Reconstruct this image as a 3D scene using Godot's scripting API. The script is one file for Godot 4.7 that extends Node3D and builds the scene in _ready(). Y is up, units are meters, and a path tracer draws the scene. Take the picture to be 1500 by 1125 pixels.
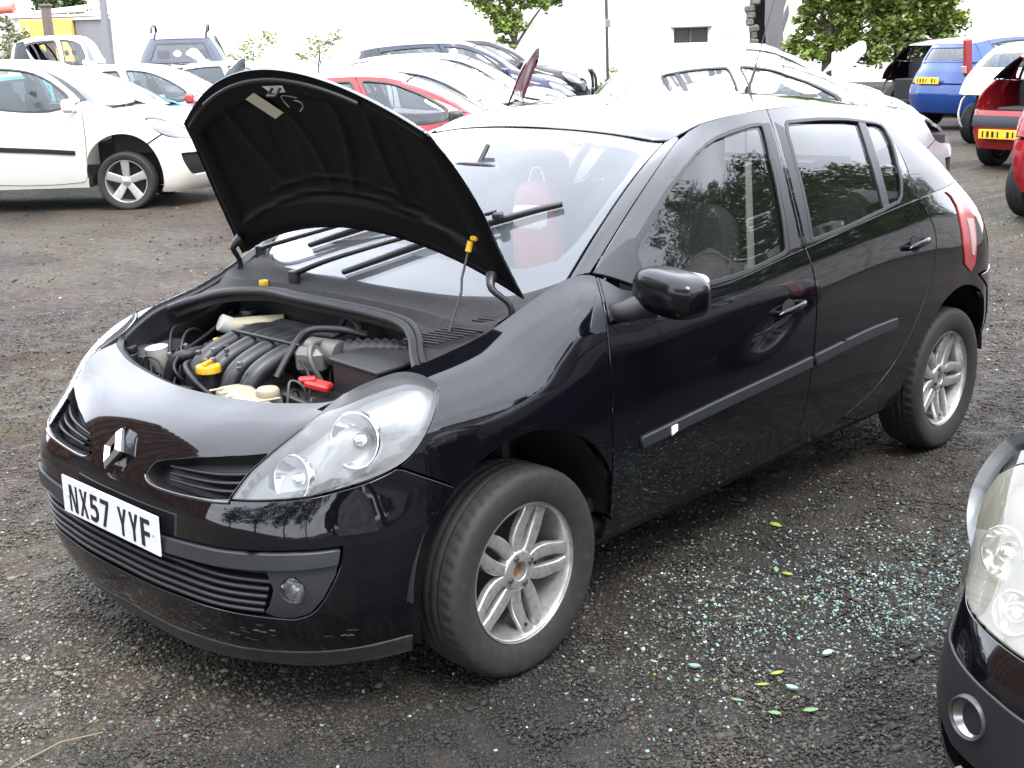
extends Node3D

# ---------------------------------------------------------------- surfaces
class Surf:
	var nu := 0
	var nv := 0
	var R := PackedVector3Array()
	var Tu := PackedVector3Array()
	var Tv := PackedVector3Array()
	var Tw := PackedVector3Array()
	var ku := PackedFloat32Array()
	var kv := PackedFloat32Array()
	var sym0 := false
	var sym1 := false
	var vsym := false
	var um := 0.0
	var vm := 0.0
	var p := Vector3.ZERO
	var n := Vector3.UP

	static func mz(q: Vector3) -> Vector3:
		return Vector3(q.x, q.y, -q.z)

	# ribs: flat list x, y, half width; nvv points in each rib; the side towards -z is built
	func _init(flat: Array, nvv: int, s0: bool, s1: bool, vs: bool) -> void:
		nv = nvv
		nu = flat.size() / (3 * nv)
		sym0 = s0
		sym1 = s1
		vsym = vs
		for k in nu * nv:
			R.append(Vector3(flat[3 * k], flat[3 * k + 1], -flat[3 * k + 2]))
		ku.append(0.0)
		for a in nu - 1:
			var d := 0.0
			for b in nv:
				d += R[a * nv + b].distance_to(R[(a + 1) * nv + b])
			ku.append(ku[a] + d / nv)
		kv.append(0.0)
		for b in nv - 1:
			var d := 0.0
			for a in nu:
				d += R[a * nv + b].distance_to(R[a * nv + b + 1])
			kv.append(kv[b] + d / nu)
		um = ku[nu - 1]
		vm = kv[nv - 1]
		Tu.resize(nu * nv)
		Tv.resize(nu * nv)
		Tw.resize(nu * nv)
		for b in nv:
			for a in nu:
				Tu[a * nv + b] = tang(R, a, nu, a * nv + b, nv, ku, sym0, sym1)
		for a in nu:
			for b in nv:
				Tv[a * nv + b] = tang(R, b, nv, a * nv + b, 1, kv, false, vsym)
		for a in nu:
			for b in nv:
				Tw[a * nv + b] = tang(Tu, b, nv, a * nv + b, 1, kv, false, vsym)

	func tang(P: PackedVector3Array, i: int, m: int, at: int, st: int, k: PackedFloat32Array, f0: bool, f1: bool) -> Vector3:
		var has_a := i > 0 or f0
		var has_b := i < m - 1 or f1
		var ka := 0.0
		var kb := 0.0
		var a := Vector3.ZERO
		var b := Vector3.ZERO
		if i > 0:
			a = P[at - st]
			ka = k[i - 1]
		elif f0:
			a = mz(P[at + st])
			ka = k[0] - (k[1] - k[0])
		if i < m - 1:
			b = P[at + st]
			kb = k[i + 1]
		elif f1:
			b = mz(P[at - st])
			kb = k[m - 1] + k[m - 1] - k[m - 2]
		if not has_a:
			return (b - P[at]) / (kb - k[i])
		if not has_b:
			return (P[at] - a) / (k[i] - ka)
		var w := (k[i] - ka) / (kb - ka)
		return (P[at] - a) / (k[i] - ka) * (1.0 - w) + (b - P[at]) / (kb - k[i]) * w

	func ev(uu: float, vv: float) -> Vector3:
		var u := uu
		var v := vv
		var m := 1.0
		if sym0 and u < 0.0:
			u = -u
			m = -m
		if sym1 and u > um:
			u = 2.0 * um - u
			m = -m
		if vsym and v > vm:
			v = 2.0 * vm - v
			m = -m
		var i := 0
		while i < nu - 2 and u >= ku[i + 1]:
			i += 1
		var j := 0
		while j < nv - 2 and v >= kv[j + 1]:
			j += 1
		var hu := ku[i + 1] - ku[i]
		var hv := kv[j + 1] - kv[j]
		var a := (u - ku[i]) / hu
		var b := (v - kv[j]) / hv
		var a2 := a * a
		var a3 := a2 * a
		var b2 := b * b
		var b3 := b2 * b
		var A0 := 2.0 * a3 - 3.0 * a2 + 1.0
		var A1 := (a3 - 2.0 * a2 + a) * hu
		var A2 := 1.0 - A0
		var A3 := (a3 - a2) * hu
		var B0 := 2.0 * b3 - 3.0 * b2 + 1.0
		var B1 := (b3 - 2.0 * b2 + b) * hv
		var B2 := 1.0 - B0
		var B3 := (b3 - b2) * hv
		var k := i * nv + j
		var k2 := k + nv
		var q := (R[k] * A0 + R[k2] * A2 + Tu[k] * A1 + Tu[k2] * A3) * B0
		q += (R[k + 1] * A0 + R[k2 + 1] * A2 + Tu[k + 1] * A1 + Tu[k2 + 1] * A3) * B2
		q += (Tv[k] * A0 + Tv[k2] * A2 + Tw[k] * A1 + Tw[k2] * A3) * B1
		q += (Tv[k + 1] * A0 + Tv[k2 + 1] * A2 + Tw[k + 1] * A1 + Tw[k2 + 1] * A3) * B3
		if m < 0.0:
			q.z = -q.z
		return q

	func pn(u: float, v: float) -> void:
		p = ev(u, v)
		var h := 0.004
		n = (ev(u + h, v) - ev(u - h, v)).cross(ev(u, v + h) - ev(u, v - h)).normalized()

	func at(u: float, v: float, off := 0.0) -> Vector3:
		pn(u, v)
		return p + n * off

# ---------------------------------------------------------------- mesh builder
class MB:
	var v := PackedVector3Array()
	var n := PackedVector3Array()
	var t := PackedVector2Array()
	var c := PackedColorArray()
	var i := PackedInt32Array()
	var col := Color(1, 1, 1)

	func vert(p: Vector3, nn: Vector3, uv := Vector2.ZERO) -> int:
		v.append(p)
		n.append(nn)
		t.append(uv)
		c.append(col)
		return v.size() - 1

	func tri(a: int, b: int, d: int) -> void:
		var g := (v[b] - v[a]).cross(v[d] - v[a])
		if g.dot(n[a] + n[b] + n[d]) > 0.0:
			i.append_array([a, d, b])
		else:
			i.append_array([a, b, d])

	func quad(a: int, b: int, d: int, e: int) -> void:
		tri(a, b, d)
		tri(a, d, e)

	func face(pts: Array) -> void:
		var nn: Vector3 = (pts[2] - pts[0]).cross(pts[1] - pts[0]).normalized()
		var f := v.size()
		for q in pts:
			vert(q, nn, Vector2(q.x + q.z, q.y))
		for k in range(2, pts.size()):
			tri(f, f + k - 1, f + k)

	# flat polygon facing out along d
	func face_d(pts: Array, d: Vector3) -> void:
		var f := v.size()
		for q in pts:
			vert(q, d, Vector2(q.x + q.z, q.y))
		for k in range(2, pts.size()):
			tri(f, f + k - 1, f + k)

	func box(ce: Vector3, size: Vector3, b := Basis.IDENTITY, bev := 0.004) -> void:
		var h := size * 0.5
		var e := minf(bev, minf(h.x, minf(h.y, h.z)) * 0.9)
		for ax in 3:
			for s in [-1.0, 1.0]:
				var a1: int = (ax + 1) % 3
				var a2: int = (ax + 2) % 3
				var pts := []
				for k in [[-1, -1], [1, -1], [1, 1], [-1, 1]]:
					var q := Vector3.ZERO
					q[ax] = s * h[ax]
					q[a1] = k[0] * (h[a1] - e)
					q[a2] = k[1] * (h[a2] - e)
					pts.append(ce + b * q)
				var d := Vector3.ZERO
				d[ax] = s
				face_d(pts, b * d)
		if e <= 0.0:
			return
		for ax in 3:
			var a1: int = (ax + 1) % 3
			var a2: int = (ax + 2) % 3
			for s1 in [-1.0, 1.0]:
				for s2 in [-1.0, 1.0]:
					var pts := []
					for k in [[-1, 0], [1, 0], [1, 1], [-1, 1]]:
						var q := Vector3.ZERO
						q[ax] = k[0] * (h[ax] - e)
						q[a1] = s1 * (h[a1] - (e if k[1] == 1 else 0.0))
						q[a2] = s2 * (h[a2] - (0.0 if k[1] == 1 else e))
						pts.append(ce + b * q)
					var d := Vector3.ZERO
					d[a1] = s1
					d[a2] = s2
					face_d(pts, b * d.normalized())
		for s0 in [-1.0, 1.0]:
			for s1 in [-1.0, 1.0]:
				for s2 in [-1.0, 1.0]:
					var pts := []
					for k in 3:
						var q := Vector3(s0 * (h.x - e), s1 * (h.y - e), s2 * (h.z - e))
						q[k] = [s0, s1, s2][k] * h[k]
						pts.append(ce + b * q)
					face_d(pts, b * Vector3(s0, s1, s2).normalized())

	# grid of points with smooth normals; wu / wv: closed that way; f flips
	func grid(P: Array, wu := false, wv := false, f := 1.0, uvs := 1.0) -> void:
		var a: int = P.size()
		var b: int = P[0].size()
		var base := v.size()
		for x in a:
			for y in b:
				var x0: int = (x - 1 + a) % a if wu else maxi(x - 1, 0)
				var x1: int = (x + 1) % a if wu else mini(x + 1, a - 1)
				var y0: int = (y - 1 + b) % b if wv else maxi(y - 1, 0)
				var y1: int = (y + 1) % b if wv else mini(y + 1, b - 1)
				var du: Vector3 = P[x1][y] - P[x0][y]
				var dv: Vector3 = P[x][y1] - P[x][y0]
				var nn := du.cross(dv)
				if nn.length_squared() < 1e-16:
					var xx := clampi(x, 1, a - 2) if a > 2 else x
					var yy := clampi(y, 1, b - 2) if b > 2 else y
					nn = (P[mini(xx + 1, a - 1)][yy] - P[maxi(xx - 1, 0)][yy]).cross(P[xx][mini(yy + 1, b - 1)] - P[xx][maxi(yy - 1, 0)])
				vert(P[x][y], nn.normalized() * f, Vector2(x, y) * uvs)
		for x in (a if wu else a - 1):
			for y in (b if wv else b - 1):
				var x1 := (x + 1) % a
				var y1 := (y + 1) % b
				quad(base + x * b + y, base + x1 * b + y, base + x1 * b + y1, base + x * b + y1)

	func tube(pts: Array, rad, seg := 8, caps := true) -> void:
		var m: int = pts.size()
		var ref := Vector3.UP
		var rings := []
		var ax := []
		for k in m:
			var d: Vector3 = (pts[mini(k + 1, m - 1)] - pts[maxi(k - 1, 0)]).normalized()
			if k == 0 and absf(d.dot(ref)) > 0.9:
				ref = Vector3.RIGHT
			var x := ref.cross(d).normalized()
			var y := d.cross(x)
			ref = y
			ax.append(d)
			var r: float = rad[k] if rad is Array else rad
			var ring := []
			for s in seg:
				var g := TAU * s / seg
				ring.append(pts[k] + (x * cos(g) + y * sin(g)) * r)
			rings.append(ring)
		grid(rings, false, true, -1.0 if true else 1.0)
		# make normals point away from the axis
		var base := v.size() - m * seg
		for k in m:
			for s in seg:
				var o: Vector3 = v[base + k * seg + s] - pts[k]
				n[base + k * seg + s] = o.normalized()
		fix(i.size() - (m - 1) * seg * 6)
		if caps:
			face_d(rings[0], -ax[0])
			face_d(rings[m - 1], ax[m - 1])

	func fix(from: int) -> void:
		for k in range(from, i.size(), 3):
			var a := i[k]
			var b := i[k + 1]
			var d := i[k + 2]
			if (v[b] - v[a]).cross(v[d] - v[a]).dot(n[a] + n[b] + n[d]) > 0.0:
				i[k + 1] = d
				i[k + 2] = b

	# profile of Vector2(radius, height) turned about the axis (local y) of frame fr; normals outward of the profile direction
	func lathe(prof: Array, fr: Transform3D, seg := 32, f := 1.0) -> void:
		var P := []
		for s in seg:
			var g := TAU * s / seg
			var row := []
			for q in prof:
				row.append(fr * Vector3(q.x * cos(g), q.y, q.x * sin(g)))
			P.append(row)
		grid(P, true, false, f)

	func sphere(ce: Vector3, r: Vector3, seg := 12, rings := 8, b := Basis.IDENTITY) -> void:
		var P := []
		for s in seg:
			var g := TAU * s / seg
			var row := []
			for k in rings + 1:
				var e := PI * k / rings
				row.append(ce + b * Vector3(r.x * sin(e) * cos(g), -r.y * cos(e), r.z * sin(e) * sin(g)))
			P.append(row)
		var base := v.size()
		var ib := i.size()
		grid(P, true, false)
		for k in range(base, v.size()):
			var q := b.inverse() * (v[k] - ce)
			n[k] = (b * Vector3(q.x / (r.x * r.x), q.y / (r.y * r.y), q.z / (r.z * r.z))).normalized()
		fix(ib)

	func add(o: MB, x := Transform3D.IDENTITY) -> void:
		var base := v.size()
		var nb := x.basis.inverse().transposed()
		for k in o.v.size():
			v.append(x * o.v[k])
			n.append((nb * o.n[k]).normalized())
		t.append_array(o.t)
		c.append_array(o.c)
		var flip := x.basis.determinant() < 0.0
		for k in range(0, o.i.size(), 3):
			if flip:
				i.append_array([base + o.i[k], base + o.i[k + 2], base + o.i[k + 1]])
			else:
				i.append_array([base + o.i[k], base + o.i[k + 1], base + o.i[k + 2]])

	func moved(x: Transform3D) -> MB:
		var o := MB.new()
		o.add(self, x)
		return o

	func mirrored() -> MB:
		return moved(Transform3D(Basis(Vector3(1, 0, 0), Vector3(0, 1, 0), Vector3(0, 0, -1)), Vector3.ZERO))

	func mesh(m: Material) -> ArrayMesh:
		var a := []
		a.resize(Mesh.ARRAY_MAX)
		a[Mesh.ARRAY_VERTEX] = v
		a[Mesh.ARRAY_NORMAL] = n
		a[Mesh.ARRAY_TEX_UV] = t
		if c.size() == v.size():
			a[Mesh.ARRAY_COLOR] = c
		a[Mesh.ARRAY_INDEX] = i
		var r := ArrayMesh.new()
		r.add_surface_from_arrays(Mesh.PRIMITIVE_TRIANGLES, a)
		r.surface_set_material(0, m)
		return r

	# ---- a panel cut out of a surface: poly and holes in (u, v), lifted by off, rounded edge bev, edge turned in by depth
	func patch(S: Surf, poly0: PackedVector2Array, holes0: Array, step: float, off := 0.0, depth := 0.012, bev := 0.0025, gap := 0.002, wobble = null) -> void:
		var poly := poly0
		if not Geometry2D.is_polygon_clockwise(poly):
			poly = poly.duplicate()
		else:
			poly = poly.duplicate()
			poly.reverse()
		if gap + bev > 0.0:
			var o := Geometry2D.offset_polygon(poly, -(gap + bev), Geometry2D.JOIN_ROUND)
			if o.size() > 0:
				var best := 0
				for k in o.size():
					if o[k].size() > o[best].size():
						best = k
				poly = o[best]
				if Geometry2D.is_polygon_clockwise(poly):
					poly.reverse()
		var holes := []
		for h0 in holes0:
			var h: PackedVector2Array = h0.duplicate()
			if Geometry2D.is_polygon_clockwise(h):
				h.reverse()
			if gap + bev > 0.0:
				var o := Geometry2D.offset_polygon(h, gap + bev, Geometry2D.JOIN_ROUND)
				if o.size() > 0:
					h = o[0]
					if Geometry2D.is_polygon_clockwise(h):
						h.reverse()
			holes.append(h)
		var lo := poly[0]
		var hi := poly[0]
		for q in poly:
			lo = lo.min(q)
			hi = hi.max(q)
		var nx := maxi(1, ceili((hi.x - lo.x) / step))
		var ny := maxi(1, ceili((hi.y - lo.y) / step))
		var dx := (hi.x - lo.x) / nx
		var dy := (hi.y - lo.y) / ny
		var touched := {}
		var loops := [poly]
		loops.append_array(holes)
		for lp in loops:
			for k in lp.size():
				var a: Vector2 = lp[k]
				var b: Vector2 = lp[(k + 1) % lp.size()]
				var m := maxi(1, ceili(a.distance_to(b) / (minf(dx, dy) * 0.12)))
				for s in m + 1:
					var q := a.lerp(b, float(s) / m)
					touched[Vector2i(clampi(floori((q.x - lo.x) / dx), 0, nx - 1), clampi(floori((q.y - lo.y) / dy), 0, ny - 1))] = true
		var cache := {}
		for x in nx:
			for y in ny:
				var cell := Vector2i(x, y)
				var q0 := lo + Vector2(x * dx, y * dy)
				if not touched.has(cell):
					var mid := q0 + Vector2(dx, dy) * 0.5
					if not Geometry2D.is_point_in_polygon(mid, poly):
						continue
					var out := false
					for h in holes:
						if Geometry2D.is_point_in_polygon(mid, h):
							out = true
							break
					if out:
						continue
					var id := []
					for k in [Vector2i(0, 0), Vector2i(1, 0), Vector2i(1, 1), Vector2i(0, 1)]:
						var key: Vector2i = cell + k
						if not cache.has(key):
							cache[key] = sv(S, lo.x + key.x * dx, lo.y + key.y * dy, off, wobble)
						id.append(cache[key])
					quad(id[0], id[1], id[2], id[3])
				else:
					var sq := PackedVector2Array([q0, q0 + Vector2(dx, 0), q0 + Vector2(dx, dy), q0 + Vector2(0, dy)])
					var pieces := Geometry2D.intersect_polygons(sq, poly)
					for h in holes:
						var nxt: Array[PackedVector2Array] = []
						for pc in pieces:
							nxt.append_array(Geometry2D.clip_polygons(pc, h))
						pieces = nxt
					for pc in pieces:
						if pc.size() < 3:
							continue
						var tr := Geometry2D.triangulate_polygon(pc)
						var id := []
						for q in pc:
							id.append(sv(S, q.x, q.y, off, wobble))
						for k in range(0, tr.size(), 3):
							tri(id[tr[k]], id[tr[k + 1]], id[tr[k + 2]])
		if depth == 0.0:
			return
		for li in loops.size():
			edge(S, loops[li], 1.0 if li == 0 else -1.0, step, off, depth, bev, wobble)

	func sv(S: Surf, u: float, w: float, off: float, wobble) -> int:
		S.pn(u, w)
		var o := off
		if wobble != null:
			o += wobble.call(u, w)
			var h := 0.006
			var gu: float = (wobble.call(u + h, w) - wobble.call(u - h, w)) / (2.0 * h)
			var gv: float = (wobble.call(u, w + h) - wobble.call(u, w - h)) / (2.0 * h)
			var pp := S.p
			var nn := S.n
			var tu := (S.ev(u + h, w) - S.ev(u - h, w)) / (2.0 * h)
			var tv := (S.ev(u, w + h) - S.ev(u, w - h)) / (2.0 * h)
			return vert(pp + nn * o, (tu + nn * gu).cross(tv + nn * gv).normalized(), Vector2(u, w))
		return vert(S.p + S.n * o, S.n, Vector2(u, w))

	func edge(S: Surf, lp: PackedVector2Array, sg: float, step: float, off: float, depth: float, bev: float, wobble) -> void:
		var q := PackedVector2Array()
		for k in lp.size():
			var a := lp[k]
			var b := lp[(k + 1) % lp.size()]
			var m := maxi(1, ceili(a.distance_to(b) / (step * 0.6)))
			for s in m:
				q.append(a.lerp(b, float(s) / m))
		var m := q.size()
		var r0 := []
		var r1 := []
		var r2 := []
		var r3 := []
		for k in m:
			var d0 := (q[k] - q[(k - 1 + m) % m]).normalized()
			var d1 := (q[(k + 1) % m] - q[k]).normalized()
			var d := (d0 + d1).normalized()
			var o2 := Vector2(d.y, -d.x) * sg
			S.pn(q[k].x, q[k].y)
			var pp := S.p
			var nn := S.n
			var w: float = wobble.call(q[k].x, q[k].y) if wobble != null else 0.0
			var e := q[k] + o2 * maxf(bev, 0.002)
			var oo := S.ev(e.x, e.y) - pp
			var o3 := (oo - nn * oo.dot(nn)).normalized()
			r0.append(vert(pp + nn * (off + w), nn, q[k]))
			r1.append(vert(pp + o3 * bev + nn * (off + w - bev), (nn * 0.4 + o3).normalized(), q[k]))
			r2.append(vert(pp + o3 * bev + nn * (off + w - bev), o3, q[k]))
			r3.append(vert(pp + o3 * bev + nn * (off + w - bev - depth), o3, q[k]))
		for k in m:
			var k1 := (k + 1) % m
			if bev > 0.0:
				quad(r0[k], r0[k1], r1[k1], r1[k])
			quad(r2[k], r2[k1], r3[k1], r3[k])

# ---------------------------------------------------------------- small helpers
var taken := {}
var mats := {}
var rng := RandomNumberGenerator.new()

func lin(r: float, g: float, b: float, a := 1.0) -> Color:
	var c := Color(r, g, b).linear_to_srgb()
	c.a = a
	return c

func mat(called: String, c: Color, rough := 0.5, metal := 0.0, o := {}) -> StandardMaterial3D:
	if mats.has(called):
		return mats[called]
	var m := StandardMaterial3D.new()
	m.resource_name = called
	m.albedo_color = c
	m.roughness = rough
	m.metallic = metal
	for k in o:
		m.set(k, o[k])
	mats[called] = m
	return m

func glass(called: String, c: Color, a: float) -> StandardMaterial3D:
	return mat(called, Color(c.r, c.g, c.b, a), 0.02, 0.0, {"transparency": BaseMaterial3D.TRANSPARENCY_ALPHA})

func numbered(called: String) -> String:
	if not taken.has(called):
		taken[called] = 0
		return called
	taken[called] += 1
	return "%s_%03d" % [called, taken[called]]

func tag(o: Node3D, label: String, category: String, group := "") -> Node3D:
	o.set_meta("label", label)
	o.set_meta("category", category)
	if group != "":
		o.set_meta("group", group)
	return o

func thing(called: String, label: String, category: String, at := Vector3.ZERO, turn := 0.0, group := "") -> Node3D:
	var o := Node3D.new()
	o.name = numbered(called)
	add_child(o)
	o.position = at
	o.rotation.y = turn
	tag(o, label, category, group)
	return o

func part(called: String, mb: MB, m: Material, parent: Node3D, label := "") -> MeshInstance3D:
	var o := MeshInstance3D.new()
	if parent == self:
		o.name = numbered(called)
	else:
		var nm := called
		var k := 0
		while parent.has_node(NodePath(nm)):
			k += 1
			nm = "%s_%03d" % [called, k]
		o.name = nm
	o.mesh = mb.mesh(m)
	if label != "":
		o.set_meta("label", label)
	parent.add_child(o, true)
	return o

# a pair of parts, the second mirrored to the car's other side; returns both
func pair(called: String, mb: MB, m: Material, a: Node3D, b: Node3D) -> Array:
	return [part(called, mb, m, a), part(called, mb.mirrored(), m, b)]

func pl(f: Array) -> PackedVector2Array:
	var r := PackedVector2Array()
	for k in range(0, f.size(), 2):
		r.append(Vector2(f[k], f[k + 1]))
	return r

# smooth open curve through the points of f
func sm(f: Array, sub := 4) -> PackedVector2Array:
	var q := pl(f)
	var r := PackedVector2Array()
	for k in q.size() - 1:
		var a := q[maxi(k - 1, 0)]
		var d := q[mini(k + 2, q.size() - 1)]
		for s in sub:
			r.append(q[k].cubic_interpolate(q[k + 1], a, d, float(s) / sub))
	r.append(q[q.size() - 1])
	return r

func sm3(q: Array, sub := 5) -> Array:
	var r := []
	for k in q.size() - 1:
		var a: Vector3 = q[maxi(k - 1, 0)]
		var d: Vector3 = q[mini(k + 2, q.size() - 1)]
		for s in sub:
			r.append(q[k].cubic_interpolate(q[k + 1], a, d, float(s) / sub))
	r.append(q[q.size() - 1])
	return r

func join(list: Array) -> PackedVector2Array:
	var r := PackedVector2Array()
	for a in list:
		for q in a:
			if r.size() == 0 or r[r.size() - 1].distance_to(q) > 0.0015:
				r.append(q)
	if r[0].distance_to(r[r.size() - 1]) < 0.0015:
		r.remove_at(r.size() - 1)
	return r

func rev(a: PackedVector2Array) -> PackedVector2Array:
	var r := a.duplicate()
	r.reverse()
	return r

func both(half: PackedVector2Array, axis := 0.0) -> PackedVector2Array:
	# half runs from the middle line to the middle line; add the mirrored half
	var r := half.duplicate()
	for k in range(half.size() - 1, -1, -1):
		var q := Vector2(2.0 * axis - half[k].x, half[k].y)
		if r[r.size() - 1].distance_to(q) > 0.0015 and r[0].distance_to(q) > 0.0015:
			r.append(q)
	return r

func flipu(a: PackedVector2Array) -> PackedVector2Array:
	var r := PackedVector2Array()
	for q in a:
		r.append(Vector2(-q.x, q.y))
	return r

func rect(u0: float, v0: float, u1: float, v1: float) -> PackedVector2Array:
	return PackedVector2Array([Vector2(u0, v0), Vector2(u1, v0), Vector2(u1, v1), Vector2(u0, v1)])

func noise(sd: int, freq: float, oct := 4, type := FastNoiseLite.TYPE_SIMPLEX_SMOOTH) -> FastNoiseLite:
	var f := FastNoiseLite.new()
	f.seed = sd
	f.frequency = freq
	f.fractal_octaves = oct
	f.noise_type = type
	return f

func ntex(f: FastNoiseLite, size: int, ramp: Array, normal := 0.0) -> NoiseTexture2D:
	var t := NoiseTexture2D.new()
	t.width = size
	t.height = size
	t.seamless = true
	t.noise = f
	if ramp.size():
		var g := Gradient.new()
		var off := PackedFloat32Array()
		var cs := PackedColorArray()
		for k in ramp:
			off.append(k[0])
			cs.append(k[1])
		g.offsets = off
		g.colors = cs
		t.color_ramp = g
	if normal > 0.0:
		t.as_normal_map = true
		t.bump_strength = normal
	return t

func ribs_body() -> Array:
	return [
		0.71, 0.175, 0, 0.755, 0.24, 0, 0.782, 0.36, 0, 0.772, 0.5, 0, 0.762, 0.6, 0, 0.728, 0.685, 0, 0.65, 0.765, 0, 0.53, 0.817, 0,
		0.7, 0.175, 0.25, 0.748, 0.24, 0.25, 0.774, 0.36, 0.255, 0.765, 0.5, 0.255, 0.753, 0.6, 0.25, 0.715, 0.685, 0.25, 0.63, 0.768, 0.25, 0.502, 0.819, 0.25,
		0.63, 0.175, 0.46, 0.69, 0.24, 0.48, 0.73, 0.36, 0.495, 0.735, 0.5, 0.5, 0.725, 0.61, 0.49, 0.66, 0.7, 0.455, 0.57, 0.782, 0.435, 0.47, 0.831, 0.42,
		0.52, 0.175, 0.605, 0.57, 0.24, 0.635, 0.615, 0.36, 0.665, 0.625, 0.5, 0.67, 0.605, 0.625, 0.655, 0.555, 0.735, 0.615, 0.495, 0.815, 0.59, 0.41, 0.85, 0.555,
		0.4, 0.18, 0.69, 0.435, 0.245, 0.72, 0.455, 0.36, 0.742, 0.455, 0.5, 0.745, 0.44, 0.64, 0.725, 0.42, 0.775, 0.705, 0.365, 0.862, 0.668, 0.295, 0.892, 0.618,
		0.29, 0.19, 0.74, 0.315, 0.255, 0.77, 0.33, 0.37, 0.79, 0.33, 0.5, 0.795, 0.325, 0.65, 0.778, 0.31, 0.79, 0.76, 0.27, 0.878, 0.71, 0.215, 0.914, 0.648,
		0.18, 0.21, 0.77, 0.19, 0.27, 0.795, 0.2, 0.38, 0.82, 0.2, 0.5, 0.828, 0.195, 0.66, 0.815, 0.18, 0.805, 0.79, 0.155, 0.89, 0.735, 0.125, 0.931, 0.659,
		0, 0.24, 0.79, 0, 0.32, 0.81, 0, 0.42, 0.835, 0, 0.54, 0.85, 0, 0.68, 0.85, 0, 0.82, 0.822, 0, 0.915, 0.76, 0, 0.958, 0.673,
		-0.27, 0.262, 0.775, -0.27, 0.345, 0.805, -0.27, 0.45, 0.832, -0.27, 0.56, 0.848, -0.27, 0.69, 0.855, -0.28, 0.83, 0.845, -0.3, 0.99, 0.805, -0.36, 1.075, 0.72,
		-0.48, 0.265, 0.772, -0.48, 0.345, 0.803, -0.48, 0.455, 0.832, -0.48, 0.565, 0.848, -0.48, 0.695, 0.856, -0.48, 0.825, 0.849, -0.48, 0.935, 0.827, -0.48, 1.012, 0.797,
		-0.8, 0.265, 0.77, -0.8, 0.345, 0.8, -0.8, 0.46, 0.832, -0.8, 0.57, 0.848, -0.8, 0.7, 0.856, -0.8, 0.82, 0.853, -0.8, 0.91, 0.838, -0.8, 0.968, 0.815,
		-1.38, 0.265, 0.77, -1.38, 0.345, 0.8, -1.38, 0.46, 0.832, -1.38, 0.57, 0.848, -1.38, 0.7, 0.856, -1.38, 0.83, 0.855, -1.38, 0.935, 0.838, -1.38, 1.008, 0.812,
		-2, 0.265, 0.77, -2, 0.345, 0.8, -2, 0.46, 0.832, -2, 0.58, 0.848, -2, 0.72, 0.856, -2, 0.86, 0.855, -2, 0.975, 0.836, -2, 1.065, 0.8,
		-2.35, 0.265, 0.775, -2.35, 0.345, 0.805, -2.35, 0.46, 0.835, -2.35, 0.58, 0.852, -2.35, 0.72, 0.86, -2.35, 0.86, 0.857, -2.35, 0.985, 0.833, -2.35, 1.09, 0.79,
		-2.6, 0.27, 0.775, -2.6, 0.34, 0.805, -2.6, 0.46, 0.835, -2.6, 0.58, 0.852, -2.6, 0.72, 0.858, -2.6, 0.86, 0.853, -2.6, 0.985, 0.82, -2.6, 1.1, 0.76,
		-2.85, 0.26, 0.75, -2.85, 0.33, 0.785, -2.85, 0.45, 0.82, -2.85, 0.58, 0.838, -2.85, 0.72, 0.843, -2.85, 0.86, 0.832, -2.83, 0.985, 0.79, -2.78, 1.105, 0.705,
		-3.03, 0.26, 0.68, -3.05, 0.33, 0.715, -3.06, 0.45, 0.745, -3.07, 0.58, 0.75, -3.04, 0.72, 0.745, -3, 0.86, 0.725, -2.945, 0.985, 0.68, -2.855, 1.105, 0.61,
		-3.12, 0.26, 0.45, -3.15, 0.33, 0.47, -3.18, 0.45, 0.48, -3.19, 0.58, 0.48, -3.15, 0.72, 0.48, -3.09, 0.86, 0.47, -3.03, 0.985, 0.45, -2.93, 1.105, 0.42,
		-3.14, 0.26, 0, -3.17, 0.33, 0, -3.2, 0.45, 0, -3.21, 0.58, 0, -3.17, 0.72, 0, -3.11, 0.86, 0, -3.05, 0.985, 0, -2.95, 1.105, 0,
	]

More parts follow.
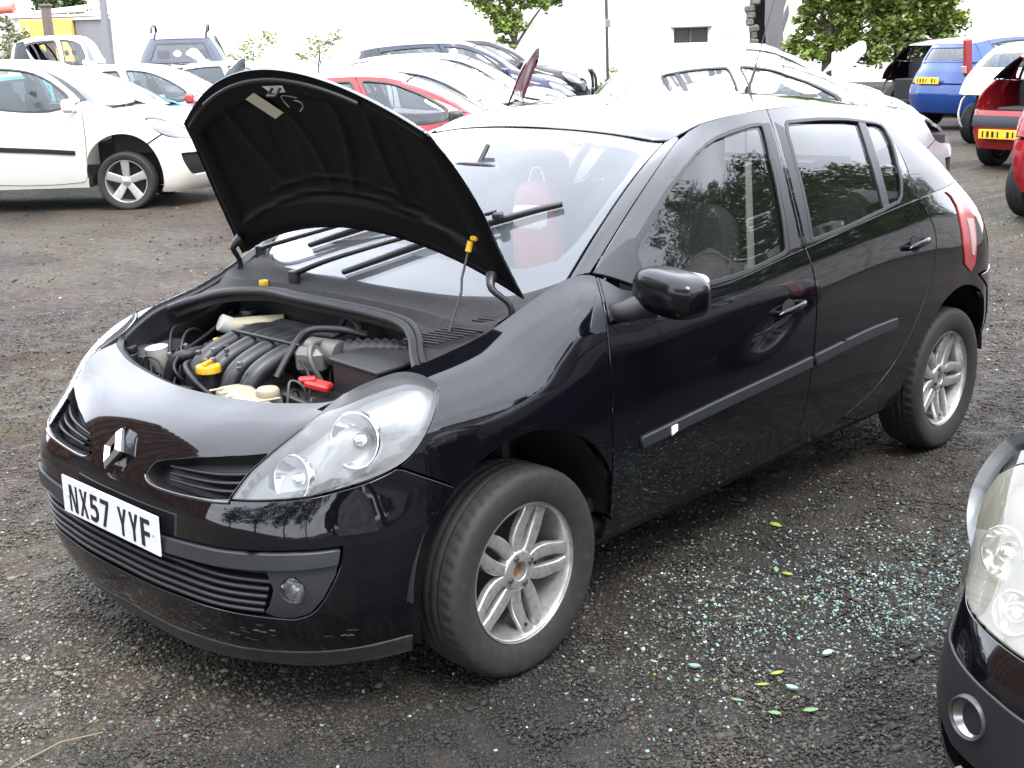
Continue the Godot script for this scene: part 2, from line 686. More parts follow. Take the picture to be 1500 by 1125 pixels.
func ribs_cabin() -> Array:
	return [
		-0.12, 1, 0, -0.3063, 1.1338, 0, -0.5025, 1.25, 0, -0.7088, 1.3488, 0, -0.925, 1.43, 0,
		-0.125, 1, 0.25, -0.3113, 1.133, 0.2375, -0.5075, 1.2485, 0.225, -0.7137, 1.3465, 0.2125, -0.93, 1.427, 0.2,
		-0.16, 1.005, 0.48, -0.3412, 1.1322, 0.4587, -0.5325, 1.243, 0.435, -0.7338, 1.3373, 0.4088, -0.945, 1.415, 0.38,
		-0.22, 1.02, 0.62, -0.3938, 1.1398, 0.599, -0.575, 1.243, 0.572, -0.7638, 1.3297, 0.539, -0.96, 1.4, 0.5,
		-0.3, 1.05, 0.695, -0.4637, 1.167, 0.6677, -0.6325, 1.264, 0.6345, -0.8063, 1.341, 0.5953, -0.985, 1.398, 0.55,
		-0.36, 1.075, 0.72, -0.53, 1.1863, 0.6963, -0.7, 1.28, 0.6625, -0.87, 1.3563, 0.6188, -1.04, 1.415, 0.565,
		-0.6, 0.992, 0.808, -0.7325, 1.1185, 0.7705, -0.865, 1.235, 0.718, -0.9975, 1.3415, 0.6505, -1.13, 1.438, 0.568,
		-0.95, 0.968, 0.815, -1.025, 1.089, 0.7762, -1.1, 1.21, 0.7225, -1.175, 1.331, 0.6537, -1.25, 1.452, 0.57,
		-1.38, 1.008, 0.812, -1.3925, 1.1218, 0.7745, -1.405, 1.2355, 0.722, -1.4175, 1.3493, 0.6545, -1.43, 1.463, 0.572,
		-1.72, 1.035, 0.806, -1.7275, 1.1425, 0.769, -1.735, 1.25, 0.717, -1.7425, 1.3575, 0.65, -1.75, 1.465, 0.568,
		-2, 1.065, 0.8, -2.0125, 1.1618, 0.7613, -2.025, 1.2585, 0.7075, -2.0375, 1.3552, 0.6387, -2.05, 1.452, 0.555,
		-2.3, 1.088, 0.79, -2.295, 1.1735, 0.7512, -2.29, 1.259, 0.6975, -2.285, 1.3445, 0.6288, -2.28, 1.43, 0.545,
		-2.6, 1.1, 0.76, -2.56, 1.177, 0.72, -2.52, 1.254, 0.6675, -2.48, 1.331, 0.6025, -2.44, 1.408, 0.525,
		-2.78, 1.105, 0.705, -2.7225, 1.1767, 0.6662, -2.665, 1.2485, 0.6175, -2.6075, 1.3203, 0.5587, -2.55, 1.392, 0.49,
		-2.87, 1.105, 0.615, -2.8125, 1.1745, 0.5762, -2.75, 1.244, 0.5325, -2.6825, 1.3135, 0.4838, -2.61, 1.383, 0.43,
		-2.93, 1.105, 0.42, -2.88, 1.1738, 0.385, -2.82, 1.2425, 0.35, -2.75, 1.3112, 0.315, -2.67, 1.38, 0.28,
		-2.95, 1.105, 0, -2.9, 1.1738, 0, -2.84, 1.2425, 0, -2.77, 1.3112, 0, -2.69, 1.38, 0,
	]

func ribs_roof() -> Array:
	return [
		-0.96, 1.4, 0.5, -0.9485, 1.4106, 0.41, -0.9356, 1.4219, 0.275, -0.9277, 1.4282, 0.14, -0.925, 1.43, 0,
		-0.985, 1.398, 0.55, -0.9752, 1.4129, 0.451, -0.9641, 1.4287, 0.3025, -0.9574, 1.4374, 0.154, -0.955, 1.44, 0,
		-1.04, 1.415, 0.565, -1.04, 1.4337, 0.4633, -1.04, 1.4538, 0.3107, -1.04, 1.4648, 0.1582, -1.04, 1.468, 0,
		-1.13, 1.438, 0.568, -1.13, 1.4564, 0.4658, -1.13, 1.476, 0.3124, -1.13, 1.4868, 0.159, -1.13, 1.49, 0,
		-1.25, 1.452, 0.57, -1.25, 1.4679, 0.4674, -1.25, 1.4849, 0.3135, -1.25, 1.4943, 0.1596, -1.25, 1.497, 0,
		-1.43, 1.463, 0.572, -1.43, 1.48, 0.469, -1.43, 1.4981, 0.3146, -1.43, 1.5081, 0.1602, -1.43, 1.511, 0,
		-1.75, 1.465, 0.568, -1.75, 1.4809, 0.4658, -1.75, 1.4979, 0.3124, -1.75, 1.5073, 0.159, -1.75, 1.51, 0,
		-2.05, 1.452, 0.555, -2.05, 1.4679, 0.4551, -2.05, 1.4849, 0.3053, -2.05, 1.4943, 0.1554, -2.05, 1.497, 0,
		-2.28, 1.43, 0.545, -2.28, 1.4459, 0.4469, -2.28, 1.4629, 0.2998, -2.28, 1.4723, 0.1526, -2.28, 1.475, 0,
		-2.44, 1.408, 0.525, -2.44, 1.4211, 0.4305, -2.44, 1.4351, 0.2888, -2.44, 1.4428, 0.147, -2.44, 1.445, 0,
		-2.55, 1.392, 0.49, -2.5631, 1.3977, 0.4018, -2.5779, 1.4037, 0.2695, -2.5869, 1.407, 0.1372, -2.59, 1.408, 0,
		-2.61, 1.383, 0.43, -2.6329, 1.3837, 0.3526, -2.6588, 1.3845, 0.2365, -2.6745, 1.3849, 0.1204, -2.68, 1.385, 0,
	]

func ribs_bonnet() -> Array:
	return [
		0.415, 0.85, 0.58, 0.4434, 0.8434, 0.5336, 0.4959, 0.8309, 0.435, 0.5537, 0.8168, 0.29, 0.5884, 0.8081, 0.145, 0.6, 0.805, 0,
		0.3, 0.89, 0.62, 0.3269, 0.8901, 0.5704, 0.3766, 0.8898, 0.465, 0.4312, 0.8885, 0.31, 0.4641, 0.8869, 0.155, 0.475, 0.886, 0,
		0.17, 0.923, 0.65, 0.1946, 0.9255, 0.598, 0.24, 0.9298, 0.4875, 0.29, 0.9335, 0.325, 0.32, 0.9349, 0.1625, 0.33, 0.935, 0,
		0.05, 0.948, 0.662, 0.0715, 0.9516, 0.609, 0.1113, 0.9578, 0.4965, 0.155, 0.9637, 0.331, 0.1813, 0.9664, 0.1655, 0.19, 0.967, 0,
		-0.1, 0.983, 0.682, -0.077, 0.9842, 0.6274, -0.0344, 0.9858, 0.5115, 0.0125, 0.9867, 0.341, 0.0406, 0.9864, 0.1705, 0.05, 0.986, 0,
	]


func _ready() -> void:
	rng.seed = 7
	# camera
	var cam := Camera3D.new()
	cam.name = "camera"
	cam.fov = 34.42
	cam.near = 0.1
	cam.far = 900.0
	add_child(cam)
	cam.transform = Transform3D(Basis(Vector3(-0.69220, -0.02974, -0.72109), Vector3(-0.21262, 0.96321, 0.16437), Vector3(0.68967, 0.26710, -0.67306)), Vector3(2.28318, 1.72357, -3.00881))
	cam.current = true
	# sky, air and exposure: bright overcast
	var we := WorldEnvironment.new()
	we.name = "world_environment"
	var env := Environment.new()
	env.background_mode = Environment.BG_SKY
	var sky := Sky.new()
	var pano := PanoramaSkyMaterial.new()
	pano.panorama = overcast()
	pano.energy_multiplier = 1.0
	sky.sky_material = pano
	env.sky = sky
	env.tonemap_mode = Environment.TONE_MAPPER_LINEAR
	env.tonemap_exposure = 4.2
	env.sdfgi_enabled = true
	env.ssao_enabled = true
	env.ssil_enabled = true
	we.environment = env
	add_child(we)
	var sun := DirectionalLight3D.new()
	sun.name = "sun"
	sun.light_color = Color(1.0, .97, .93)
	sun.light_energy = 0.3
	sun.light_angular_distance = 20.0
	sun.shadow_enabled = true
	sun.rotation = Vector3(deg_to_rad(-58), deg_to_rad(160), 0)
	add_child(sun)
	# surfaces of the cars
	SA = Surf.new(ribs_body(), 8, true, true, false)
	SB = Surf.new(ribs_cabin(), 5, true, true, false)
	SC = Surf.new(ribs_roof(), 5, false, false, true)
	SD = Surf.new(ribs_bonnet(), 6, false, false, true)
	materials()
	ground()
	setting()
	parked_cars()
	black_car()
	litter()

func overcast() -> ImageTexture:
	var w := 512
	var h := 256
	var im := Image.create(w, h, false, Image.FORMAT_RGBF)
	var f := noise(3, .9, 5)
	for y in h:
		var el := PI * (.5 - (y + .5) / h)
		for x in w:
			var az := TAU * (x + .5) / w
			var d := Vector3(cos(el) * cos(az), sin(el), cos(el) * sin(az))
			var c := Color(.30, .29, .28)
			if d.y > -0.02:
				var k := 1.0 / (maxf(d.y, 0.0) + .25)
				var n1 := f.get_noise_3d(d.x * k * 1.6, d.z * k * 1.6, 0.0)
				var b := 1.02 + .42 * maxf(d.y, 0.0) + .35 * n1
				c = Color(.91 * b, .965 * b, 1.09 * b).lerp(Color(1.12, 1.12, 1.12), exp(-maxf(d.y, 0.0) * 7.0) * .7)
			im.set_pixel(x, y, c)
	return ImageTexture.create_from_image(im)

# road film on the flanks: thicker towards the sills, spots and run marks; [colour, roughness, coat]
func body_dirt() -> Array:
	var w := 1280
	var h := 256
	var a := Image.create(w, h, false, Image.FORMAT_RGB8)
	var r := Image.create(w, h, false, Image.FORMAT_RGB8)
	var c := Image.create(w, h, false, Image.FORMAT_RGB8)
	var f1 := noise(31, .012, 4)
	var f2 := noise(32, .11, 3)
	var f3 := noise(33, .35, 2)
	for y in h:
		var v := .9 * (1.0 - (y + .5) / h)
		var low := smoothstep(.42, .02, v)
		for x in w:
			var g := f1.get_noise_2d(x, y * 1.2)
			var run := f2.get_noise_2d(x * 1.3, y * .12)
			var sp := smoothstep(.38, .62, f3.get_noise_2d(x, y) + .12 * g)
			var d := clampf(.04 + low * (.27 + .35 * g + .22 * run) + .05 * g + .05 * run + .30 * sp * (.25 + low), 0.0, 1.0)
			a.set_pixel(x, y, lin(lerpf(.0022, .034, d * d), lerpf(.0022, .031, d * d), lerpf(.0036, .030, d * d)))
			var ro := .06 + .55 * d
			r.set_pixel(x, y, Color(ro, ro, ro))
			var co := 1.0 - .75 * d
			c.set_pixel(x, y, Color(co, co, co))
	# scrapes on the lower lip
	var q := RandomNumberGenerator.new()
	q.seed = 3
	for k in 13:
		var x0 := int((.30 + .5 * q.randf()) / 5.1 * w)
		var y0 := int((.9 - (.105 + .06 * q.randf())) / .9 * h)
		var sc := lin(.07, .068, .065) if k % 3 else lin(.2, .195, .19)
		for t in q.randi_range(3, 9):
			a.set_pixel((x0 + t) % w, clampi(y0 + int(t * .25), 0, h - 1), sc)
	return [ImageTexture.create_from_image(a), ImageTexture.create_from_image(r), ImageTexture.create_from_image(c)]

func materials() -> void:
	var n1 := ntex(noise(11, .012, 4), 512, [[0.0, Color(.05, .05, .05)], [.5, Color(.09, .09, .09)], [.8, Color(.16, .16, .16)], [1.0, Color(.34, .34, .34)]])
	var tri := {"uv1_triplanar": true, "uv1_scale": Vector3(1.3, 1.3, 1.3)}
	mat("paint", lin(.0045, .0045, .006), 1.0, 0.0, {"metallic_specular": .3, "roughness_texture": n1, "clearcoat_enabled": true, "clearcoat": 1.0, "clearcoat_roughness": .025, "uv1_triplanar": true, "uv1_scale": Vector3(1.3, 1.3, 1.3)})
	mats.paint.albedo_color = Color.WHITE
	mats.paint.albedo_texture = ntex(noise(12, .02, 5), 512, [[0.0, lin(.0018, .0018, .0026)], [.6, lin(.0026, .0026, .0035)], [.82, lin(.005, .0048, .0052)], [1.0, lin(.014, .013, .012)]])
	mat("paint_body", Color.WHITE, 1.0, 0.0, {"metallic_specular": .17, "clearcoat_enabled": true, "clearcoat": .95, "clearcoat_roughness": .03, "uv1_scale": Vector3(1.0 / 5.1, -1.0 / .9, 1), "uv1_offset": Vector3(0, 1, 0)})
	var dirt := body_dirt()
	mats.paint_body.albedo_texture = dirt[0]
	mats.paint_body.roughness_texture = dirt[1]
	mats.paint_body.clearcoat_texture = dirt[2]
	mat("paint_worn", lin(.02, .02, .022), .22, 0.0, {"clearcoat_enabled": true, "clearcoat": 1.0, "clearcoat_roughness": .1})
	mat("mirror_paint", lin(.0025, .0025, .0033), .18, 0.0, {"metallic_specular": .42})
	mat("gloss_black", lin(.003, .003, .004), .05)
	mat("black_plastic", lin(.006, .006, .007), .45)
	mat("dark_plastic", lin(.010, .010, .012), .45)
	mat("engine_plastic", lin(.009, .010, .012), .42)
	mat("grey_plastic", lin(.017, .0185, .023), .5)
	mat("pillar_trim", lin(.014, .014, .017), .45)
	mat("scuffed_plastic", lin(.06, .06, .062), .6, 0.0, {"albedo_texture": ntex(noise(21, .03, 5), 256, [[0.0, Color(.45, .45, .45)], [.6, Color(.8, .8, .8)], [1.0, Color(1, 1, 1)]]), "uv1_triplanar": true, "uv1_scale": Vector3(3, 3, 3)})
	mat("cowl", Color.WHITE, .75, 0.0, {"albedo_texture": ntex(noise(24, .03, 5), 256, [[0.0, lin(.006, .006, .006)], [.55, lin(.011, .0105, .010)], [1.0, lin(.03, .027, .023)]]), "uv1_triplanar": true, "uv1_scale": Vector3(4, 4, 4)})
	mat("black_void", lin(.006, .006, .006), .8)
	mat("rubber", Color.WHITE, .75, 0.0, {"albedo_texture": ntex(noise(22, .02, 5), 512, [[0.0, lin(.008, .008, .008)], [.55, lin(.0125, .0123, .012)], [1.0, lin(.034, .030, .026)]]), "uv1_triplanar": true, "uv1_scale": Vector3(2.5, 2.5, 2.5)})
	mat("rubber_seal", lin(.012, .012, .013), .5)
	mat("alloy", Color.WHITE, .32, 0.75, {"albedo_texture": ntex(noise(23, .03, 5), 256, [[0.0, lin(.27, .25, .235)], [.4, lin(.44, .435, .43)], [1.0, lin(.52, .52, .52)]]), "uv1_triplanar": true, "uv1_scale": Vector3(5, 5, 5)})
	mat("alloy_dirty", lin(.12, .115, .11), .5, .5)
	mat("steel_rim", lin(.03, .03, .032), .6, .2)
	mat("iron", lin(.06, .058, .058), .45, .5)
	mat("iron_dirty", lin(.028, .026, .023), .7, .2)
	mat("rust", lin(.16, .06, .025), .85)
	mat("brake", lin(.03, .028, .026), .7, .3)
	mat("hose", lin(.007, .007, .008), .55)
	mat("plate_white", lin(.56, .57, .56), .35)
	mat("plate_yellow", lin(.80, .50, .03), .4)
	mat("plate_black", lin(.008, .008, .010), .4)
	mat("plate_screw", lin(.55, .55, .55), .4)
	mat("chrome", lin(.80, .80, .82), .06, 1.0)
	mat("chrome_soft", lin(.30, .30, .31), .25, 1.0)
	mat("chrome_bright", lin(.85, .85, .86), .10, 1.0)
	mat("lamp_bowl", lin(.17, .178, .18), .35, .3)
	mat("lamp_bezel", lin(.04, .044, .046), .3)
	mat("tail_red", lin(.22, .006, .006), .12, 0.0, {"clearcoat_enabled": true, "clearcoat": 1.0})
	mat("tail_clear", lin(.30, .22, .22), .15)
	mat("bonnet_inside", lin(.0014, .0014, .0022), .55, 0.0, {"metallic_specular": .30})
	mat("bonnet_bead", lin(.012, .012, .014), .4)
	mat("label_paper", lin(.5, .48, .36), .7)
	mat("latch_hole_pale", lin(.75, .76, .80), .3)  # brightness seen through the latch hole, put into the colour
	mat("chalk", lin(.32, .32, .32), .9)
	mat("hinge_black", lin(.012, .012, .014), .35)
	mat("yellow_plastic", lin(.50, .30, .012), .4)
	mat("cream_plastic", lin(.30, .265, .18), .5)
	mat("white_plastic", lin(.40, .40, .37), .45)
	mat("red_plastic", lin(.34, .015, .012), .4)
	mat("orange_wire", lin(.45, .12, .03), .5)
	mat("fuse_lid", lin(.014, .014, .015), .5)
	mat("bay_paint", lin(.004, .004, .005), .35)
	mat("white_tape", lin(.70, .69, .64), .6)
	mat("seat_cloth", lin(.025, .025, .028), .9)
	mat("dash", lin(.02, .02, .021), .7)
	mat("headlining", lin(.30, .29, .27), .9)
	mat("belt", lin(.35, .34, .30), .8)
	mat("frit", lin(.006, .006, .007), .15)
	glass("side_glass", lin(.006, .009, .008), .38)
	glass("screen_glass", lin(.20, .225, .25), .20)
	glass("lamp_glass", lin(.6, .62, .64), .05)

func spow(x: float, e: float) -> float:
	return signf(x) * pow(absf(x), e)

# rounded block (superellipsoid); e near 0.4 boxy, 1 round
func blob(mb: MB, ce: Vector3, h: Vector3, e1 := 0.5, e2 := 0.5, b := Basis.IDENTITY, seg := 28, rings := 16) -> void:
	var P := []
	for s in seg:
		var g := TAU * s / seg
		var row := []
		for k in rings + 1:
			var a := -PI / 2 + PI * k / rings
			var ca := spow(cos(a), e1)
			row.append(ce + b * Vector3(h.x * ca * spow(cos(g), e2), h.y * spow(sin(a), e1), h.z * ca * spow(sin(g), e2)))
		P.append(row)
	mb.grid(P, true, false, 1.0)
	var base := mb.v.size() - seg * (rings + 1)
	for k in range(base, mb.v.size()):
		if mb.n[k].dot(mb.v[k] - ce) < 0.0:
			mb.n[k] = -mb.n[k]
	mb.fix(mb.i.size() - seg * rings * 6)

var SA: Surf
var SB: Surf
var SC: Surf
var SD: Surf

func v3(x: float, y: float, z: float) -> Vector3:
	return Vector3(x, y, z)

func tyre_mb(R: float, w: float, rim: float, seg: int) -> MB:
	var mb := MB.new()
	var prof := []
	var h := w * 0.5
	for q in [[rim + .002, -.80], [rim + .009, -.87], [rim + .03, -.955], [rim + .055, -1.0], [R - .024, -.985], [R - .013, -.93], [R - .006, -.85], [R - .002, -.75], [R - .001, -.60], [R, -.42], [R, -.36], [R - .007, -.35], [R - .007, -.28], [R, -.27], [R, -.05], [R - .007, -.04], [R - .007, .04], [R, .05], [R, .27], [R - .007, .28], [R - .007, .35], [R, .36], [R - .001, .6], [R - .006, .85], [R - .013, .93], [R - .024, .985], [rim + .055, 1.0], [rim + .03, .955], [rim + .009, .87], [rim + .002, .8]]:
		prof.append(Vector2(q[0], q[1] * h))
	var P := []
	for s in seg:
		var g := TAU * s / seg
		var row := []
		for k in prof.size():
			var r: float = prof[k].x
			var zz: float = absf(prof[k].y) / h
			if seg > 100 and s % 4 == 0 and zz > 0.58 and zz < 0.8:
				r -= 0.004
			row.append(Vector3(r * cos(g), r * sin(g), prof[k].y))
		P.append(row)
	mb.grid(P, true, false, 1.0)
	var base := mb.v.size() - seg * prof.size()
	# outward normals
	var flip := 0
	for k in range(base, mb.v.size()):
		var o := Vector3(mb.v[k].x, mb.v[k].y, 0).normalized() * (Vector2(mb.v[k].x, mb.v[k].y).length() - (R + rim) * 0.5) + Vector3(0, 0, mb.v[k].z)
		flip += 1 if mb.n[k].dot(o) > 0 else -1
	if flip < 0:
		for k in range(base, mb.v.size()):
			mb.n[k] = -mb.n[k]
		mb.fix(0)
	return mb

# a wheel whose outer face looks to -z; origin at its centre
func wheel(parent: Node3D, at: Vector3, out: float, spin: float, steer: float, style: String, R := 0.3, detail := true) -> Node3D:
	var w := Node3D.new()
	var nm := "wheel"
	var k := 0
	while parent.has_node(NodePath(nm)):
		k += 1
		nm = "wheel_%03d" % k
	w.name = nm
	parent.add_child(w, true)
	w.position = at
	w.rotation = Vector3(0, (0.0 if out < 0 else PI) + steer, 0)
	var key := "%s %s %.3f" % [style, detail, R]
	if not wheel_cache.has(key):
		var f := R / 0.3
		var rim := R * 0.667 if style != "five" else R * 0.73
		var list := [["tyre", tyre_mb(R, 0.185 * f, rim, 200 if detail else 40), mats["rubber"]]]
		var fr := Transform3D(Basis(Vector3(1, 0, 0), Vector3(0, 0, -1), Vector3(0, 1, 0)), Vector3.ZERO)  # lathe y axis -> -z ... outwards
		var barrel := MB.new()
		var rp := []
		for q in [[1.005, .078], [1.01, .074], [1.0, .070], [.985, .074], [.962, .071], [.955, .060], [.93, .04], [.90, .01], [.885, -.03], [.885, -.075]]:
			rp.append(Vector2(q[0] * rim, q[1] * f))
		barrel.lathe(rp, fr, 64 if detail else 28, 1.0)
		var face := MB.new()
		var dark := MB.new()
		dark.lathe([Vector2(0.0, -.035 * f), Vector2(.86 * rim, -.035 * f)], fr, 24, 1.0)
		if style == "twin":
			for a in 5:
				for s in [-1.0, 1.0]:
					var rows := []
					for j in 11:
						var tt := j / 10.0
						var r := lerpf(.040, .189, tt)
						var bulge := sin(PI * pow(tt, .8))
						var mid: float = s * (lerpf(.015, .0235, tt) + .0125 * bulge)     # sideways distance of the arm's middle from the pair's axis
						var hw := lerpf(.0150, .0155, tt) + .0055 * bulge
						if tt > .8:
							hw += (tt - .8) * .028
						var fz := lerpf(.050, .060, tt) - .006 * bulge + .002
						var ang := TAU * a / 5.0 + spin
						var x := Vector3(cos(ang), sin(ang), 0)
						var y := Vector3(-sin(ang), cos(ang), 0)
						var ring := []
						for q in [[-1.0, .022], [-1.0, .008], [-.74, .001], [.74, .001], [1.0, .008], [1.0, .022]]:
							ring.append(x * r + y * (mid + q[0] * hw) + Vector3(0, 0, -fz + q[1]))
						rows.append(ring)
					var ib := face.i.size()
					face.grid(rows, false, false, 1.0)
					for q in range(face.v.size() - 66, face.v.size()):
						var out_dir: Vector3 = face.v[q] - (rows[(q - face.v.size() + 66) / 6][0] + rows[(q - face.v.size() + 66) / 6][5]) * 0.5 - Vector3(0, 0, 0.01)
						if face.n[q].dot(out_dir) < 0.0:
							face.n[q] = -face.n[q]
					face.fix(ib)
			face.lathe([Vector2(.026, .028), Vector2(.026, .052), Vector2(.030, .056), Vector2(.050, .055), Vector2(.058, .051), Vector2(.063, .044), Vector2(.064, .02)], fr, 40, 1.0)
			list.append(["rim", barrel, mats["alloy"]])
			list.append(["spoke_face", face, mats["alloy"]])
			var rust := MB.new()
			rust.lathe([Vector2(0, .036), Vector2(.010, .036), Vector2(.016, .032), Vector2(.027, .030)], fr, 20, 1.0)
			list.append(["hub_nut", rust, mats["rust"]])
			for a in 4:
				var bolt := MB.new()
				var g := TAU * a / 4.0 + spin + .5
				var o := Transform3D(Basis.IDENTITY, Vector3(cos(g) * .043, sin(g) * .043, 0)) * fr
				bolt.lathe([Vector2(0, .060), Vector2(.0065, .060), Vector2(.0085, .058), Vector2(.009, .052)], o, 6, 1.0)
				bolt.lathe([Vector2(.0125, .0565), Vector2(.011, .053), Vector2(.0, .0525)], o, 12, 1.0)
				list.append(["wheel_bolt", bolt, mats["iron"]])
			var valve := MB.new()
			valve.tube([Vector3(.172 * cos(spin + 3.95), .172 * sin(spin + 3.95), -.040), Vector3(.163 * cos(spin + 3.95), .163 * sin(spin + 3.95), -.062)], .005, 8)
			list.append(["valve", valve, mats["black_plastic"]])
		elif style == "steel":
			face.lathe([Vector2(0.0, .030 * f), Vector2(.2 * rim, .032 * f), Vector2(.38 * rim, .020 * f), Vector2(.62 * rim, .028 * f), Vector2(.72 * rim, .034 * f), Vector2(.86 * rim, .012 * f), Vector2(.95 * rim, .015 * f)], fr, 36, 1.0)
			list.append(["rim", barrel, mats["steel_rim"]])
			list.append(["rim_disc", face, mats["steel_rim"]])
		else:
			for a in 5:
				var rows := []
				var ang := TAU * a / 5.0 + spin
				var x := Vector3(cos(ang), sin(ang), 0)
				var y := Vector3(-sin(ang), cos(ang), 0)
				for j in 5:
					var tt := j / 4.0
					var r := lerpf(.14, .965, tt) * rim
					var hw := lerpf(.16, .21, tt) * rim
					var ring := []
					for q in [[-1.0, .02], [-1.0, .004], [-.8, 0.0], [.8, 0.0], [1.0, .004], [1.0, .02]]:
						ring.append(x * r + y * (q[0] * hw) + Vector3(0, 0, -.055 * f + q[1] - tt * .01))
					rows.append(ring)
				var ib := face.i.size()
				face.grid(rows, false, false, 1.0)
				for q in range(face.v.size() - 30, face.v.size()):
					var rr: Array = rows[(q - face.v.size() + 30) / 6]
					if face.n[q].dot(face.v[q] - (rr[0] + rr[5]) * 0.5 - Vector3(0, 0, .01)) < 0.0:
						face.n[q] = -face.n[q]
				face.fix(ib)
			face.lathe([Vector2(0, .058 * f), Vector2(.24 * rim, .056 * f), Vector2(.28 * rim, .04 * f)], fr, 24, 1.0)
			list.append(["rim", barrel, mats["alloy"]])
			list.append(["spoke_face", face, mats["alloy"]])
		list.append(["brake_disc", dark, mats["brake"]])
		var meshes := []
		for l in list:
			meshes.append([l[0], l[1].mesh(l[2])])
		wheel_cache[key] = meshes
	for l in wheel_cache[key]:
		var o := MeshInstance3D.new()
		var n2: String = l[0]
		k = 0
		while w.has_node(NodePath(n2)):
			k += 1
			n2 = "%s_%03d" % [l[0], k]
		o.name = n2
		o.mesh = l[1]
		w.add_child(o, true)
	return w

var wheel_cache := {}

# outlines on the car's surfaces, (u, v) in metres along and up the panels
var H_LOW := [.473, .511, .632, .500, .729, .497, .811, .497, .88, .513, .924, .541, .961, .587, .988, .638, 1.002, .692]
var H_UP := [.473, .511, .491, .554, .510, .594, .554, .648, .608, .709, .666, .800, .719, .833, .776, .833, .855, .807, .943, .752, .985, .715, 1.002, .692]
var ARCH_F := [.918, .0, .918, .096, .928, .234, .964, .349, 1.031, .433, 1.134, .483, 1.255, .495, 1.393, .465, 1.518, .395, 1.6, .284, 1.636, .141, 1.64, .0]
var ARCH_R := [3.472, .0, 3.474, .127, 3.522, .255, 3.605, .356, 3.717, .42, 3.843, .442, 3.966, .42, 4.074, .356, 4.148, .261, 4.188, .143, 4.197, .0]
var SEAM_A := [1.64, .09, 1.618, .25, 1.603, .434, 1.598, .555, 1.597, .636, 1.6, .744, 1.6, .833]
var SEAM_B := [2.70, .043, 2.690, .2, 2.690, .406, 2.696, .582, 2.694, .7, 2.684, .833]
var SEAM_C := [3.02, .055, 3.2, .122, 3.342, .232, 3.482, .401, 3.563, .541, 3.595, .644, 3.594, .7, 3.575, .75, 3.552, .80, 3.54, .833]
var SEAM_BB := [1.478, .0, 1.474, .074, 1.476, .222, 1.506, .398, 1.556, .563, 1.572, .616]
var SEAM_CB := [2.300, .0, 2.312, .124, 2.338, .308, 2.352, .48, 2.345, .616]
var F_GLASS := [.90, .018, .872, .026, .826, .085, .820, .12, .824, .204, .836, .317, .868, .41, .918, .477, .99, .513, 1.08, .535, 1.2, .546, 1.4, .551, 1.478, .548, 1.478, .53, 1.432, .404, 1.404, .241, 1.394, .102, 1.39, .03, 1.38, .022, 1.2, .02, 1.0, .016]
var R_GLASS := [1.535, .024, 1.548, .18, 1.575, .35, 1.612, .48, 1.636, .528, 1.65, .538, 1.86, .534, 2.06, .522, 2.15, .512, 2.122, .44, 2.086, .32, 2.064, .165, 2.062, .022, 1.8, .02]
var Q_GLASS := [2.112, .024, 2.116, .15, 2.138, .3, 2.176, .43, 2.205, .505, 2.30, .495, 2.338, .478, 2.344, .455, 2.319, .37, 2.262, .24, 2.235, .13, 2.205, .055, 2.18, .030]
var RQ_HOLE := [1.535, .024, 1.548, .18, 1.575, .35, 1.612, .48, 1.636, .528, 1.65, .538, 1.86, .534, 2.06, .522, 2.205, .505, 2.30, .495, 2.338, .478, 2.344, .455, 2.319, .37, 2.262, .24, 2.235, .13, 2.205, .055, 2.18, .030, 2.06, .022, 1.8, .02]
var GRILLE := [.155, .542, .160, .572, .172, .592, .202, .606, .304, .629, .415, .640, .535, .641, .517, .605, .494, .558, .476, .518, .378, .514, .269, .509, .2, .514, .170, .525]
var LOW_TOP := [0, .337, .255, .338, .405, .354, .536, .36, .633, .362, .741, .356]
var LOW_END := [.741, .356, .738, .33, .725, .29, .690, .235, .655, .200, .614, .186]
var LOW_BOT := [.614, .186, .542, .190, .426, .194, .242, .192, 0, .190]
var TAIL := [3.779, .823, 3.86, .80, 3.921, .772, 3.958, .73, 3.972, .69, 3.956, .613, 3.935, .514, 3.905, .489, 3.84, .528, 3.828, .6, 3.836, .686, 3.846, .75, 3.83, .79]

func seg(a: PackedVector2Array, v0: float, v1: float) -> PackedVector2Array:
	# the stretch of an upright seam between two heights
	var r := PackedVector2Array()
	for k in a.size():
		if a[k].y >= v0 - 1e-4 and a[k].y <= v1 + 1e-4:
			r.append(a[k])
	return r

